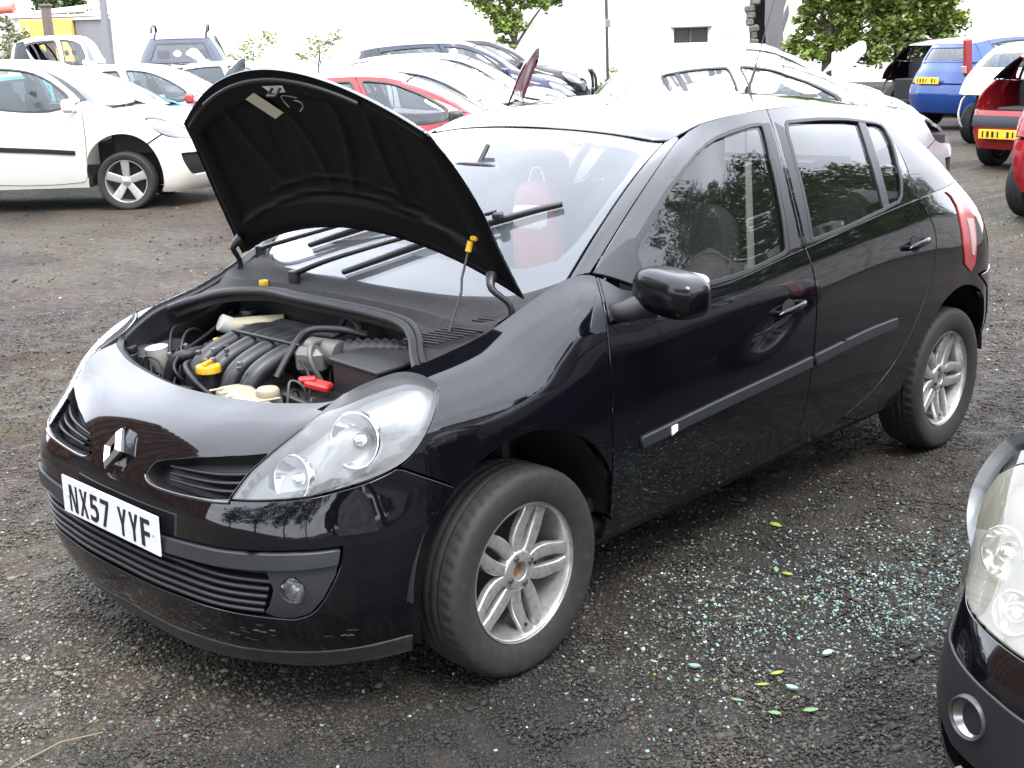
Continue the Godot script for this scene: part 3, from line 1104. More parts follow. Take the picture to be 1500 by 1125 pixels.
func outlines() -> Dictionary:
	var o := {}
	var af := sm(ARCH_F, 5)
	var ar := sm(ARCH_R, 5)
	var wing_low := pl([.88, .513, .904, .503, .963, .470, 1.028, .433])
	var top_open := pl([.719, .833])
	# bumper: from the middle of the bottom edge to the middle of the top edge
	var afront := PackedVector2Array()
	for q in af:
		if q.x < 1.03 and q.y < .432:
			afront.append(q)
	var hl_up := sm(H_UP, 3)
	var hl_in := PackedVector2Array()
	for q in hl_up:
		if q.x <= .72:
			hl_in.append(q)
	var hl_low := sm(H_LOW, 4)
	var low_in := PackedVector2Array()
	for q in hl_low:
		if q.x <= .881:
			low_in.append(q)
	o.bumper = join([pl([0, 0, .3, 0, .6, 0, .88, 0]), afront, rev(wing_low), rev(low_in), hl_in, pl([.719, .833, .5, .833, .25, .833, 0, .833])])
	var aw := PackedVector2Array()
	for q in af:
		if q.x >= 1.028 and (q.x < 1.6 or q.y > .12):
			aw.append(q)
	var hl_back := PackedVector2Array()
	for q in hl_low:
		if q.x >= .88:
			hl_back.append(q)
	var hl_top := PackedVector2Array()
	for q in hl_up:
		if q.x >= .72:
			hl_top.append(q)
	# crest to the lamp's rear corner, then down the lamp's rear edge
	o.wing = join([wing_low, aw, sm(SEAM_A, 4), pl([1.5, .833, 1.3, .833, 1.0, .833, .80, .833]), pl([.80, .833, .855, .807, .943, .752, .985, .715, 1.002, .692]), rev(hl_back)])
	o.headlight = join([hl_low, rev(hl_up)])
	o.fdoor = join([pl([1.665, .06, 1.70, .046, 2.0, .032, 2.4, .032, 2.70, .043]), sm(SEAM_B, 3), pl([2.4, .833, 2.0, .833, 1.8, .833, 1.6, .833]), rev(sm(SEAM_A, 4))])
	o.rdoor = join([rev(sm(SEAM_B, 3)), pl([2.70, .043, 2.85, .046, 3.02, .055]), sm(SEAM_C, 4), pl([3.3, .833, 3.0, .833, 2.684, .833])])
	var arq := PackedVector2Array()
	for q in ar:
		arq.append(q)
	o.quarter = join([pl([3.03, .052, 3.2, .0, 3.45, .0]), arq, pl([4.23, 0, 4.24, .2, 4.1, .40, 3.98, .47, 4.24, .48, 4.30, .833, 3.9, .833, 3.545, .833]), rev(sm(SEAM_C, 4))])
	o.sill = pl([1.645, .0, 1.645, .08, 1.70, .042, 2.0, .028, 2.4, .028, 2.7, .038, 2.85, .042, 3.02, .05, 3.19, 0])
	o.fframe = join([sm(SEAM_BB, 3), pl([1.3, .616, .95, .616, .80, .605, .745, .56, .742, .5, .745, .381, .748, .204, .754, .054, .757, .0]), pl([1.0, 0, 1.478, 0])])
	o.rframe = join([rev(sm(SEAM_BB, 3)), pl([1.478, 0, 2.0, 0, 2.3, 0]), sm(SEAM_CB, 3), pl([2.0, .616, 1.572, .616])])
	return o

# the skin of the car: [name, mesh, material key, has a mirrored twin, name of the part it belongs to]
func skin(step: float, full: bool) -> Array:
	var L := []
	var o := outlines()
	var dep := 0.012 if full else 0.03
	var bv := 0.0025 if full else 0.0
	var gp := 0.0018 if full else 0.006
	var m: MB
	var fg := pl(F_GLASS)
	var rq := pl(RQ_HOLE)
	var grille_hole := pl(GRILLE)
	var low_half := join([pl(LOW_TOP), sm(LOW_END, 3), pl(LOW_BOT)])
	var low_hole := both(low_half)
	# front bumper with its nose panel
	m = MB.new()
	m.patch(SA, both(o.bumper), [grille_hole, flipu(grille_hole), low_hole], step, 0.0, dep, bv, gp)
	L.append(["front_bumper", m, "paint_body", false, ""])
	m = MB.new()
	m.patch(SA, o.wing, [], step, 0.0, 0.02, bv, gp)
	L.append(["front_wing", m, "paint_body", true, ""])
	m = MB.new()
	m.patch(SA, o.fdoor, [], step, 0.0, dep, bv, gp)
	L.append(["front_door", m, "paint_body", true, ""])
	m = MB.new()
	m.patch(SA, o.rdoor, [], step, 0.0, dep, bv, gp)
	L.append(["rear_door", m, "paint_body", true, ""])
	m = MB.new()
	m.patch(SA, o.quarter, [], step, 0.0, 0.02, bv, gp)
	L.append(["rear_wing", m, "paint_body", true, ""])
	m = MB.new()
	m.patch(SA, o.sill, [], step, -0.006, 0.02, bv, 0.0)
	L.append(["sill", m, "paint_body", true, ""])
	# door frames with their glass
	m = MB.new()
	m.patch(SB, o.fframe, [fg], step, 0.0, dep, bv, gp)
	L.append(["front_door_frame", m, "paint", true, "front_door"])
	m = MB.new()
	m.patch(SB, o.rframe, [rq], step, 0.0, dep, bv, gp)
	L.append(["rear_door_frame", m, "paint", true, "rear_door"])
	m = MB.new()
	m.patch(SB, fg, [], step, -0.010, 0.0, 0.0, 0.0)
	L.append(["front_side_window", m, "side_glass", true, "front_door"])
	m = MB.new()
	m.patch(SB, rq, [], step, -0.010, 0.0, 0.0, 0.0)
	L.append(["rear_side_window", m, "side_glass", true, "rear_door"])
	m = MB.new()
	m.patch(SB, pl([2.062, .022, 2.112, .022, 2.116, .15, 2.138, .3, 2.176, .43, 2.207, .510, 2.15, .514, 2.122, .44, 2.086, .32, 2.064, .165]), [], step, 0.001, 0.01, bv, 0.0)
	L.append(["window_divider", m, "pillar_trim", true, "rear_door"])
	# rubber seals round the glass
	for w in [["front_door", fg], ["rear_door", rq]]:
		m = MB.new()
		var big: PackedVector2Array = Geometry2D.offset_polygon(w[1], .013 if full else .020, Geometry2D.JOIN_ROUND)[0]
		var small: PackedVector2Array = Geometry2D.offset_polygon(w[1], -.004, Geometry2D.JOIN_ROUND)[0]
		m.patch(SB, big, [small], .03 if full else .08, 0.0025 if full else .005, 0.006, 0.0015, 0.0)
		L.append(["window_seal", m, "rubber_seal", true, w[0]])
	if full:
		# matt trim on the pillar between the doors
		m = MB.new()
		m.patch(SB, pl([1.407, .022, 1.462, .012, 1.459, .074, 1.461, .222, 1.491, .398, 1.538, .553, 1.497, .556, 1.448, .404, 1.420, .241, 1.410, .102]), [], .04, 0.0012, 0.004, 0.001, 0.0)
		L.append(["pillar_trim", m, "pillar_trim", true, "front_door"])
		m = MB.new()
		m.patch(SB, pl([1.496, .012, 1.522, .022, 1.535, .18, 1.562, .35, 1.597, .48, 1.61, .52, 1.572, .553, 1.523, .398, 1.493, .222, 1.490, .074]), [], .04, 0.0012, 0.004, 0.001, 0.0)
		L.append(["pillar_trim", m, "pillar_trim", true, "rear_door"])
	# roof
	m = MB.new()
	var rv := SC.vm
	var ru := SC.um
	m.patch(SC, PackedVector2Array([Vector2(.01, .0), Vector2(ru, 0), Vector2(ru, 2 * rv), Vector2(.01, 2 * rv)]), [], step * 1.2, 0.0, dep, bv, gp * .5)
	L.append(["roof", m, "paint", false, ""])
	# windscreen pillars
	m = MB.new()
	m.patch(SB, pl([.68, .0, .754, .0, .754, .054, .748, .204, .745, .381, .742, .5, .742, .58, .705, .616, .66, .600, .668, .45, .676, .2]), [], step, 0.0, dep, bv, 0.0008)
	L.append(["windscreen_pillar", m, "paint", true, ""])
	m = MB.new()
	var wo := both(pl([0, .008, .3, .008, .55, .008, .665, .012, .668, .2, .662, .4, .652, .6, .5, .607, .25, .609, 0, .61]))
	m.patch(SB, wo, [], step * 1.2, 0.0, 0.004, 0.0015 if full else 0.0, 0.0)
	L.append(["windscreen", m, "screen_glass", false, ""])
	m = MB.new()
	var wi := both(pl([0, .105, .3, .10, .5, .09, .60, .10, .620, .14, .628, .2, .625, .4, .60, .53, .55, .556, .3, .567, 0, .57]))
	m.patch(SB, wo, [wi], step * 1.2, -0.005, 0.0, 0.0, 0.0)
	L.append(["windscreen_black_border", m, "frit", false, "windscreen"])
	# rear end
	m = MB.new()
	m.patch(SB, pl([2.300, .0, 2.72, .0, 2.72, .616, 2.345, .616, 2.352, .48, 2.338, .308, 2.312, .124]), [], step, 0.0, dep, bv, gp)
	L.append(["rear_corner_panel", m, "gloss_black", true, ""])
	m = MB.new()
	var tu := SB.um
	m.patch(SB, both(pl([tu, .0, 2.72, 0.0, 2.72, .616, tu, .616]), tu), [both(pl([tu, .07, 2.92, .07, 2.92, .50, tu, .50]), tu)], step, 0.0, dep, bv, gp)
	L.append(["tailgate", m, "paint", false, ""])
	m = MB.new()
	m.patch(SB, both(pl([tu, .07, 2.92, .07, 2.92, .50, tu, .50]), tu), [], step, -.004, 0.0, 0.0, 0.0)
	L.append(["rear_window", m, "side_glass", false, "tailgate"])
	tu = SA.um
	m = MB.new()
	m.patch(SA, both(pl([tu, .49, 4.24, .49, 4.30, .833, tu, .833]), tu), [], step, 0.0, dep, bv, gp)
	L.append(["tailgate_lower", m, "paint", false, "tailgate"])
	m = MB.new()
	m.patch(SA, both(pl([tu, .0, 4.235, .0, 4.245, .2, 4.105, .40, 3.985, .465, 4.24, .475, tu, .475]), tu), [], step, 0.004, dep, bv, gp)
	L.append(["rear_bumper", m, "paint", false, ""])
	m = MB.new()
	m.patch(SA, pl(TAIL), [], step * .6, 0.006, 0.012, 0.003, 0.0)
	L.append(["tail_lamp", m, "tail_red", true, ""])
	if full:
		m = MB.new()
		m.patch(SA, pl([3.900, .70, 3.952, .69, 3.938, .60, 3.922, .55, 3.898, .56]), [], .03, 0.0085, 0.004, 0.001, 0.0)
		L.append(["reversing_lens", m, "tail_clear", true, "tail_lamp"])
	# head lamps
	m = MB.new()
	var hl: PackedVector2Array = o.headlight
	m.patch(SA, hl, [], step * .7, 0.002, 0.012, 0.004 if full else 0.0, gp)
	L.append(["headlight", m, "lamp_glass", true, ""])
	m = MB.new()
	var hin: PackedVector2Array = Geometry2D.offset_polygon(hl, -.006, Geometry2D.JOIN_ROUND)[0]
	if full:
		m.patch(SA, hin, [], .02, -0.062, -0.058, 0.0, 0.0, lamp_bowl)
	else:
		m.patch(SA, hin, [], step * .7, -0.03, 0.0, 0.0, 0.0)
	L.append(["lamp_housing", m, "lamp_bowl", true, "headlight"])
	# lower grille
	m = MB.new()
	m.patch(SA, both(join([pl(LOW_TOP), sm(LOW_END, 3), pl(LOW_BOT)])), [], step, -0.045 if full else -.02, 0.0, 0.0, 0.0)
	L.append(["lower_grille_backing", m, "black_void", false, "front_bumper"])
	return L

# lamp housing: the floor of the lamp rises towards the rear corner
func lamp_bowl(u: float, v: float) -> float:
	return 0.028 * smoothstep(.80, .98, u) + 0.018 * smoothstep(.70, .82, v)

func hood_inner(u: float, v: float) -> float:
	# relief of the bonnet's inner panel, metres out of its plane; u from the nose back, v from the rim to the middle
	var vm := SD.vm
	var um := SD.um
	var fu := u / um
	var s := 1.0 if v <= vm else -1.0
	var w := v if v <= vm else 2.0 * vm - v          # metres from the side edge
	var z := (vm - w) * s                            # from the middle; + is the car's left side
	var e := minf(minf(w * .95, u), um - u)          # distance from the rim
	var h := -0.004
	h += 0.013 * smoothstep(.018, .040, e)                         # hem to frame
	h -= 0.013 * smoothstep(.085, .115, minf(e, (um - u) * .9))    # frame to field
	# bead that follows the rear edge
	var rb := (um - u) - .12 - .02 * cos(z * 5.0)
	h += 0.010 * exp(-pow(rb / .008, 2)) * smoothstep(.58, .48, absf(z))
	h += 0.007 * exp(-pow((rb - .045) / .006, 2)) * smoothstep(.42, .34, absf(z))
	# ribs that spread from the rear to the nose
	for c in [-.26, -.08, .10, .30]:
		var zc: float = c * (1.0 + .25 * (1.0 - fu)) + .06 * sin(fu * 4.0 + c * 9.0)
		h += 0.006 * exp(-pow((z - zc) / .020, 2)) * smoothstep(.12, .22, fu) * smoothstep(.80, .66, fu)
	# slanting slot by each side
	var q := Vector2(absf(z) - .40 + .16 * (fu - .5), fu - .5)
	h -= 0.007 * exp(-pow(q.x / .022, 2)) * smoothstep(.30, .2, absf(q.y))
	# round pocket between the ribs
	for c in [-.17, .2]:
		var d := Vector2((z - c) * 1.3 + .25 * (u - um * .45), (u - um * .45) * (.62 + .2 * signf(z))).length()
		h -= 0.004 * smoothstep(.085, .03, d)
	return maxf(h, -.0065)

func bonnet_pose() -> Transform3D:
	var a := Vector3(-.10, .985, 0)
	var b := Vector3(-.17, 1.03, 0)
	var r := Basis(Vector3(0, 0, 1), deg_to_rad(77.0))
	return Transform3D(r, b - r * a)

func place_skin(root: Node3D, list: Array, pm: Dictionary) -> Dictionary:
	var made := {}
	for e in list:
		var m: Material = pm.get(e[2], mats.get(e[2]))
		var ps: Array = [root, root]
		if e[4] != "":
			ps = made[e[4]]
		if e[3]:
			made[e[0]] = pair(e[0], e[1], m, ps[0], ps[ps.size() - 1])
		else:
			made[e[0]] = [part(e[0], e[1], m, ps[0])]
	return made

func black_car() -> void:
	var car := thing("hatchback_car", "black five-door hatchback with its bonnet propped open, in the middle of the yard", "car")
	var made := place_skin(car, skin(.035, true), {})
	var bumper: Node3D = made.front_bumper[0]
	var m: MB
	var m2: MB
	# ---- upper grilles: a bowl behind each opening with slats
	var g := pl(GRILLE)
	m = MB.new()
	m.patch(SA, g, [], .025, -.045, -.045, 0.0, 0.0)
	var gr := pair("upper_grille", m, mats.black_plastic, bumper, bumper)
	for k in 3:
		m = MB.new()
		var rows := []
		var v := .545 + .026 * k
		for s in 13:
			var u := lerpf(.235 - .01 * k, .50 + .012 * k, s / 12.0)
			var ring := []
			for c in [[-.004, -.042], [-.006, -.018], [.0, -.014], [.006, -.018], [.004, -.042]]:
				ring.append(SA.at(u, v + c[0], c[1]))
			rows.append(ring)
		m.grid(rows)
		pair("slat", m, mats.black_plastic, gr[0], gr[1])
	# painted lip under the upper grilles
	m = MB.new()
	var rr := []
	for q in sm([.150, .535, .165, .515, .2, .504, .28, .500, .38, .503, .474, .504], 5):
		var ring := []
		for c in [[.007, -.01], [.006, .003], [0, .006], [-.006, .003], [-.008, -.004]]:
			ring.append(SA.at(q.x, q.y + c[0], c[1]))
		rr.append(ring)
	m.grid(rr)
	pair("grille_lip", m, mats.paint_worn, bumper, bumper)
	# ---- lower grille: fog lamp panels, slats, moulding
	m = MB.new()
	m.patch(SA, pl([.560, .310, .60, .313, .66, .315, .731, .314, .725, .29, .690, .235, .655, .200, .614, .186, .57, .188, .545, .2, .56, .22, .575, .26]), [pl([.590, .262, .597, .281, .612, .293, .630, .293, .644, .281, .650, .262, .644, .243, .630, .232, .612, .232, .597, .243])], .025, -.004, .02, .002, .0)
	var bez := pair("fog_lamp_panel", m, mats.grey_plastic, bumper, bumper)
	m = MB.new()
	m2 = MB.new()
	SA.pn(.62, .262)
	var fd := (SA.n + Vector3(.5, 0, .1)).normalized()
	var fx := Vector3.UP.cross(fd).normalized()
	var fb := Basis(fx, fd, fx.cross(fd))
	m.lathe([Vector2(.036, .0), Vector2(.034, -.004), Vector2(.031, -.012), Vector2(.026, -.03), Vector2(.012, -.042), Vector2(0, -.045)], Transform3D(fb, SA.p - SA.n * .006), 32)
	m2.lathe([Vector2(.0, .004), Vector2(.016, .002), Vector2(.026, -.002), Vector2(.030, -.006)], Transform3D(fb, SA.p - SA.n * .006), 32)
	var fl := pair("fog_lamp", m, mats.chrome_soft, bez[0], bez[1])
	part("fog_lamp_glass", m2, mats.lamp_glass, bez[0])
	part("fog_lamp_glass", m2.mirrored(), mats.lamp_glass, bez[1])
	m = MB.new()
	var mould := both(join([pl([0, .333, .255, .334, .405, .350, .536, .356, .633, .358, .737, .353]), pl([.730, .314, .63, .312, .514, .308, .399, .303, .259, .292, 0, .289])]))
	m.patch(SA, mould, [], .04, .010, .02, .004, 0.0)
	part("bumper_moulding", m, mats.grey_plastic, bumper)
	for k in 5:
		m = MB.new()
		var rows := []
		var v := .204 + .0185 * k
		var ue := .545 + .006 * k
		for s in 41:
			var u := lerpf(-ue, ue, s / 40.0)
			var ring := []
			for c in [[.004, -.043], [.0055, -.016], [.003, -.008], [-.004, -.009], [-.006, -.018], [-.004, -.043]]:
				ring.append(SA.at(u, v + c[0], c[1] + .006 * (1.0 - k / 5.0)))
			rows.append(ring)
		m.grid(rows)
		part("grille_slat", m, mats.dark_plastic, bumper)
	# scuffed valance under the bumper
	m = MB.new()
	m.patch(SA, both(pl([0, -.03, .3, -.03, .6, -.028, .885, -.02, .893, .062, .76, .060, .6, .064, .35, .070, 0, .075])), [], .035, .004, .01, .003, 0.0)
	part("bumper_valance", m, mats.scuffed_plastic, bumper)
	# ---- number plate
	var pc := Vector3(.787, .513, 0)
	var pb := Basis(Vector3(0, 0, 1), .03)
	m = MB.new()
	m.box(pc, Vector3(.006, .111, .520), pb, .0025)
	var plate := part("number_plate", m, mats.plate_white, bumper)
	m = MB.new()
	m.box(pc - Vector3(.012, 0, 0), Vector3(.02, .08, .42), pb, .004)
	part("plate_holder", m, mats.black_plastic, bumper)
	var tx := "NX57 YYF"
	var pen := -.218
	for ch in tx:
		if ch == " ":
			pen += .034
			continue
		var mi := letter(ch, .079, .046, .0125)
		mi.name = "plate_character"
		plate.add_child(mi, true)
		mi.transform = Transform3D(pb * Basis(Vector3(0, 0, -1), Vector3(0, 1, 0), Vector3(1, 0, 0)), pc + pb * Vector3(.0032, -.004, -pen - .023))
		pen += .0592
	for s in [-.235, .225]:
		m = MB.new()
		m.lathe([Vector2(.006, 0), Vector2(.005, .0025), Vector2(0, .003)], Transform3D(Basis(Vector3(0, 0, 1), -PI / 2), pc + Vector3(.003, .002, s)), 12)
		part("plate_screw", m, mats.plate_screw, plate)
	# ---- badge and its plinth
	m = MB.new()
	var prow := []
	for s in 9:
		var v := lerpf(.470, .655, s / 8.0)
		var w := lerpf(.040, .047, s / 8.0) * (1.0 - .25 * smoothstep(.6, 1.0, s / 8.0))
		var row := []
		for c in [[-1.0, -.004], [-.62, .014], [-.4, .020], [.4, .020], [.62, .014], [1.0, -.004]]:
			row.append(SA.at(c[0] * w, v, c[1] * smoothstep(-.05, .35, s / 8.0) * (1.0 - .5 * smoothstep(.8, 1.0, s / 8.0))))
		prow.append(row)
	m.grid(prow)
	part("badge_plinth", m, mats.paint, bumper)
	SA.pn(0, .585)
	var bn := SA.n
	var bo := SA.p + bn * .022
	var bx := Vector3(0, 0, 1)
	var by := bn.cross(bx).normalized()
	if by.y < 0:
		by = -by
	m = MB.new()
	m2 = MB.new()
	var dia := []
	var outer := [Vector2(0, .058), Vector2(.040, .0), Vector2(0, -.058), Vector2(-.040, 0)]
	var inner := [Vector2(0, .026), Vector2(.015, .0), Vector2(0, -.026), Vector2(-.015, 0)]
	for k in 4:
		var k1 := (k + 1) % 4
		var P := func(q: Vector2, h: float) -> Vector3:
			return bo + bx * q.x + by * q.y + bn * h
		var mo: Vector2 = (outer[k] + inner[k]) * .5
		var mo1: Vector2 = (outer[k1] + inner[k1]) * .5
		m.face_d([P.call(outer[k], .003), P.call(outer[k1], .003), P.call(mo1, .014), P.call(mo, .014)], (bn + (bx * (outer[k] + outer[k1]).x + by * (outer[k] + outer[k1]).y).normalized() * .7).normalized())
		m.face_d([P.call(inner[k], .003), P.call(inner[k1], .003), P.call(mo1, .014), P.call(mo, .014)], (bn - (bx * (outer[k] + outer[k1]).x + by * (outer[k] + outer[k1]).y).normalized() * .9).normalized())
		m.face_d([P.call(outer[k], .003), P.call(outer[k1], .003), P.call(outer[k1], -.004), P.call(outer[k], -.004)], (bx * (outer[k] + outer[k1]).x + by * (outer[k] + outer[k1]).y).normalized())
		m2.face_d([P.call(outer[k] * 1.13, -.004), P.call(outer[k1] * 1.13, -.004), P.call(outer[k1] * 1.13, -.026), P.call(outer[k] * 1.13, -.026)], (bx * (outer[k] + outer[k1]).x + by * (outer[k] + outer[k1]).y).normalized())
		dia.append(P.call(outer[k] * 1.13, -.004))
	m2.face_d(dia, bn)
	part("diamond_badge", m, mats.chrome, bumper)
	part("badge_base", m2, mats.gloss_black, bumper)
	# ---- head lamps: two bright bowls, bezel, bulbs
	for s in [[.610, .570, .058, .5], [.775, .618, .068, .2]]:
		SA.pn(s[0], s[1])
		var dd := (SA.n + Vector3(1.3, -.05, .1)).normalized()
		var ux := Vector3.UP.cross(dd).normalized()
		var fr := Transform3D(Basis(ux, dd, ux.cross(dd)), SA.p - SA.n * .036 - dd * .008)
		m = MB.new()
		var pr := [Vector2(s[2] * 1.10, -.004), Vector2(s[2] * 1.09, .014), Vector2(s[2] * 1.02, .014)]
		for k in 9:
			var f := k / 8.0
			pr.append(Vector2(s[2] * sqrt(1.0 - f * .98), .012 - .05 * f))
		m.lathe(pr, fr, 40)
		pair("reflector", m, mats.chrome_bright, made.headlight[0], made.headlight[1])
		m = MB.new()
		m.sphere(fr * Vector3(0, -.016, 0), Vector3(.018, .018, .018), 16, 10)
		pair("bulb_cap", m, mats.chrome_bright, made.headlight[0], made.headlight[1])
	m = MB.new()
	m.patch(SA, pl([.49, .515, .63, .508, .72, .507, .78, .512, .72, .535, .66, .528, .58, .535, .55, .56, .545, .60, .52, .575, .505, .55]), [], .03, -.028, .03, .002, 0.0)
	pair("lamp_bezel", m, mats.lamp_bezel, made.headlight[0], made.headlight[1])
	# ---- side mouldings
	for w in [["front_door", [1.728, .352, 1.95, .362, 2.2, .375, 2.45, .389, 2.678, .402, 2.678, .360, 2.45, .348, 2.2, .334, 1.95, .321, 1.733, .311]], ["rear_door", [2.700, .403, 2.9, .410, 3.1, .414, 3.287, .412, 3.292, .374, 3.1, .374, 2.9, .370, 2.700, .361]]]:
		m = MB.new()
		m.patch(SA, pl(w[1]), [], .04, .011, .014, .004, 0.0)
		pair("side_moulding", m, mats.grey_plastic, made[w[0]][0], made[w[0]][1])
	m = MB.new()
	m.patch(SA, pl([1.862, .350, 1.892, .352, 1.895, .328, 1.865, .318]), [], .02, .0155, .004, .002, 0.0)
	part("white_sticky_patch", m, mats.white_tape, made.front_door[0], "small white patch stuck on the side moulding")
	# ---- door handles: dished recess and a bar
	for w in [["front_door", 2.517, .608], ["rear_door", 3.424, .662]]:
		m = MB.new()
		m2 = MB.new()
		var dish := []
		for a in 25:
			var row := []
			for k in 6:
				var f := k / 5.0
				row.append(SA.at(w[1] + .040 * f * cos(TAU * a / 24.0), w[2] + .034 * f * sin(TAU * a / 24.0), .0012 if k == 5 else -.0 + .001))
			dish.append(row)
		m.grid(dish)
		pair("handle_recess", m, mats.black_void, made[w[0]][0], made[w[0]][1])
		var bar := []
		for s in 15:
			var f := s / 14.0 * 2.0 - 1.0
			var ring := []
			for a in 10:
				var th := TAU * a / 10.0
				var endf := pow(1.0 - pow(absf(f), 6.0), .5)
				ring.append(SA.at(w[1] + .085 * f, w[2] + .006 * f + cos(th) * .0125 * endf, .018 + .014 * (1.0 - f * f) + sin(th) * .009 * endf))
			bar.append(ring)
		m2.grid(bar, false, true)
		for e in [-1.0, 1.0]:
			m2.tube([SA.at(w[1] + .07 * e, w[2] + .005 * e, -.002), SA.at(w[1] + .072 * e, w[2] + .005 * e, .02)], .011, 10)
		var hd := pair("door_handle", m2, mats.mirror_paint, made[w[0]][0], made[w[0]][1])
	# ---- mirrors
	m = MB.new()
	blob(m, Vector3(-.455, 1.035, -.965), Vector3(.070, .064, .122), .62, .66, Basis(Vector3(0, 1, 0), -.18) * Basis(Vector3(1, 0, 0), -.08), 40, 22)
	var mir := pair("door_mirror", m, mats.mirror_paint, made.front_door[0], made.front_door[1])
	m = MB.new()
	m.tube(sm3([v3(-.40, .965, -.80), v3(-.405, .975, -.845), v3(-.43, .99, -.88), v3(-.45, 1.0, -.92)], 4), [.030, .030, .030, .031, .032, .034, .035, .036, .037, .038, .039, .040, .04], 12)
	pair("mirror_arm", m, mats.pillar_trim, made.front_door[0], made.front_door[1])
	m = MB.new()
	blob(m, Vector3(-.515, 1.035, -.975), Vector3(.012, .052, .088), .4, .5, Basis(Vector3(0, 1, 0), -.18), 24, 10)
	pair("mirror_glass", m, mats.chrome, made.front_door[0], made.front_door[1])
	m = MB.new()
	m.patch(SB, pl([.762, .0, .770, .06, .79, .115, .806, .128, .818, .10, .845, .05, .885, .004]), [], .03, .0035, .008, .002, 0.0)
	m.patch(SA, pl([1.612, .690, 1.66, .705, 1.75, .76, 1.86, .829, 1.75, .829, 1.66, .829, 1.612, .829]), [], .03, .0035, .008, .002, 0.0)
	pair("mirror_base", m, mats.pillar_trim, made.front_door[0], made.front_door[1])
	m = MB.new()
	m.patch(SA, pl([1.525, .672, 1.548, .664, 1.594, .668, 1.596, .70, 1.592, .75, 1.58, .765]), [], .02, .003, .006, .002, 0.0)
	pair("wing_trim", m, mats.grey_plastic, made.front_wing[0], made.front_wing[1])
	# ---- aerial on the roof
	var rb := SC.at(1.365, SC.vm, 0.0)
	m = MB.new()
	m.lathe([Vector2(.022, -.002), Vector2(.020, .008), Vector2(.012, .016), Vector2(.006, .03), Vector2(.005, .034)], Transform3D(Basis(Vector3(0, 0, 1), -.35), rb), 16)
	var ab := rb + Vector3(-.003, .02, 0)
	m.tube([ab, ab + Vector3(-.03, .05, 0), ab + Vector3(-.055, .10, 0)], [.008, .006, .0045], 8)
	m.tube([ab + Vector3(-.055, .10, 0), ab + Vector3(-.20, .40, .0)], [.0028, .0022], 6)
	part("aerial", m, mats.black_plastic, made.roof[0])
	# ---- wheels
	wheel(car, Vector3(0, .30, -.735), -1, 1.71, .018, "twin")
	wheel(car, Vector3(-2.575, .30, -.735), -1, 1.85, 0, "twin")
	wheel(car, Vector3(0, .30, .735), 1, .4, .018, "twin")
	wheel(car, Vector3(-2.575, .30, .735), 1, .9, 0, "twin")
	# ---- wheel arch linings and underside
	for x in [0.0, -2.575]:
		m = MB.new()
		var rows := []
		for s in 25:
			var a := lerpf(.04, PI - .04, s / 24.0)
			var row := []
			for z in [-.79, -.75, -.6, -.5, -.42]:
				row.append(Vector3(x + .395 * cos(a), .33 + .395 * sin(a), z))
			rows.append(row)
		m.grid(rows, false, false, -1.0)
		m.face([Vector3(x - .38, .3, -.43), Vector3(x + .38, .3, -.43), Vector3(x + .38, .72, -.43), Vector3(x - .38, .72, -.43)])
		pair("wheel_arch_lining", m, mats.black_void, car, car)
	m = MB.new()
	m.box(Vector3(-1.3, .27, 0), Vector3(2.0, .1, 1.48), Basis.IDENTITY, .03)
	m.box(Vector3(-1.3, .25, 0), Vector3(3.7, .06, .86), Basis.IDENTITY, .02)
	m.box(Vector3(.45, .22, 0), Vector3(.35, .05, 1.1), Basis.IDENTITY, .02)
	m.box(Vector3(-2.95, .32, 0), Vector3(.3, .1, 1.2), Basis.IDENTITY, .02)
	part("underbody", m, mats.black_void, car)
	bonnet(car)
	engine_bay(car)
	cabin(car)

func letter(ch: String, h: float, w: float, _stroke: float) -> MeshInstance3D:
	# one plate character, cut as a solid from strokes
	var mi := MeshInstance3D.new()
	var tm := TextMesh.new()
	var f := SystemFont.new()
	f.font_names = PackedStringArray(["Droid Sans"])
	f.font_weight = 700
	tm.font = f
	tm.text = ch
	tm.font_size = 64
	tm.pixel_size = .001
	tm.depth = .002
	tm.material = mats.plate_black
	var bb := tm.get_aabb()
	var st := SurfaceTool.new()
	st.append_from(tm, 0, Transform3D(Basis.from_scale(Vector3(w / bb.size.x, h / bb.size.y, 1)), Vector3(-(bb.position.x + bb.size.x * .5) * w / bb.size.x, -(bb.position.y + bb.size.y * .5) * h / bb.size.y, 0)))
	mi.mesh = st.commit()
	mi.mesh.surface_set_material(0, mats.plate_black)
	return mi

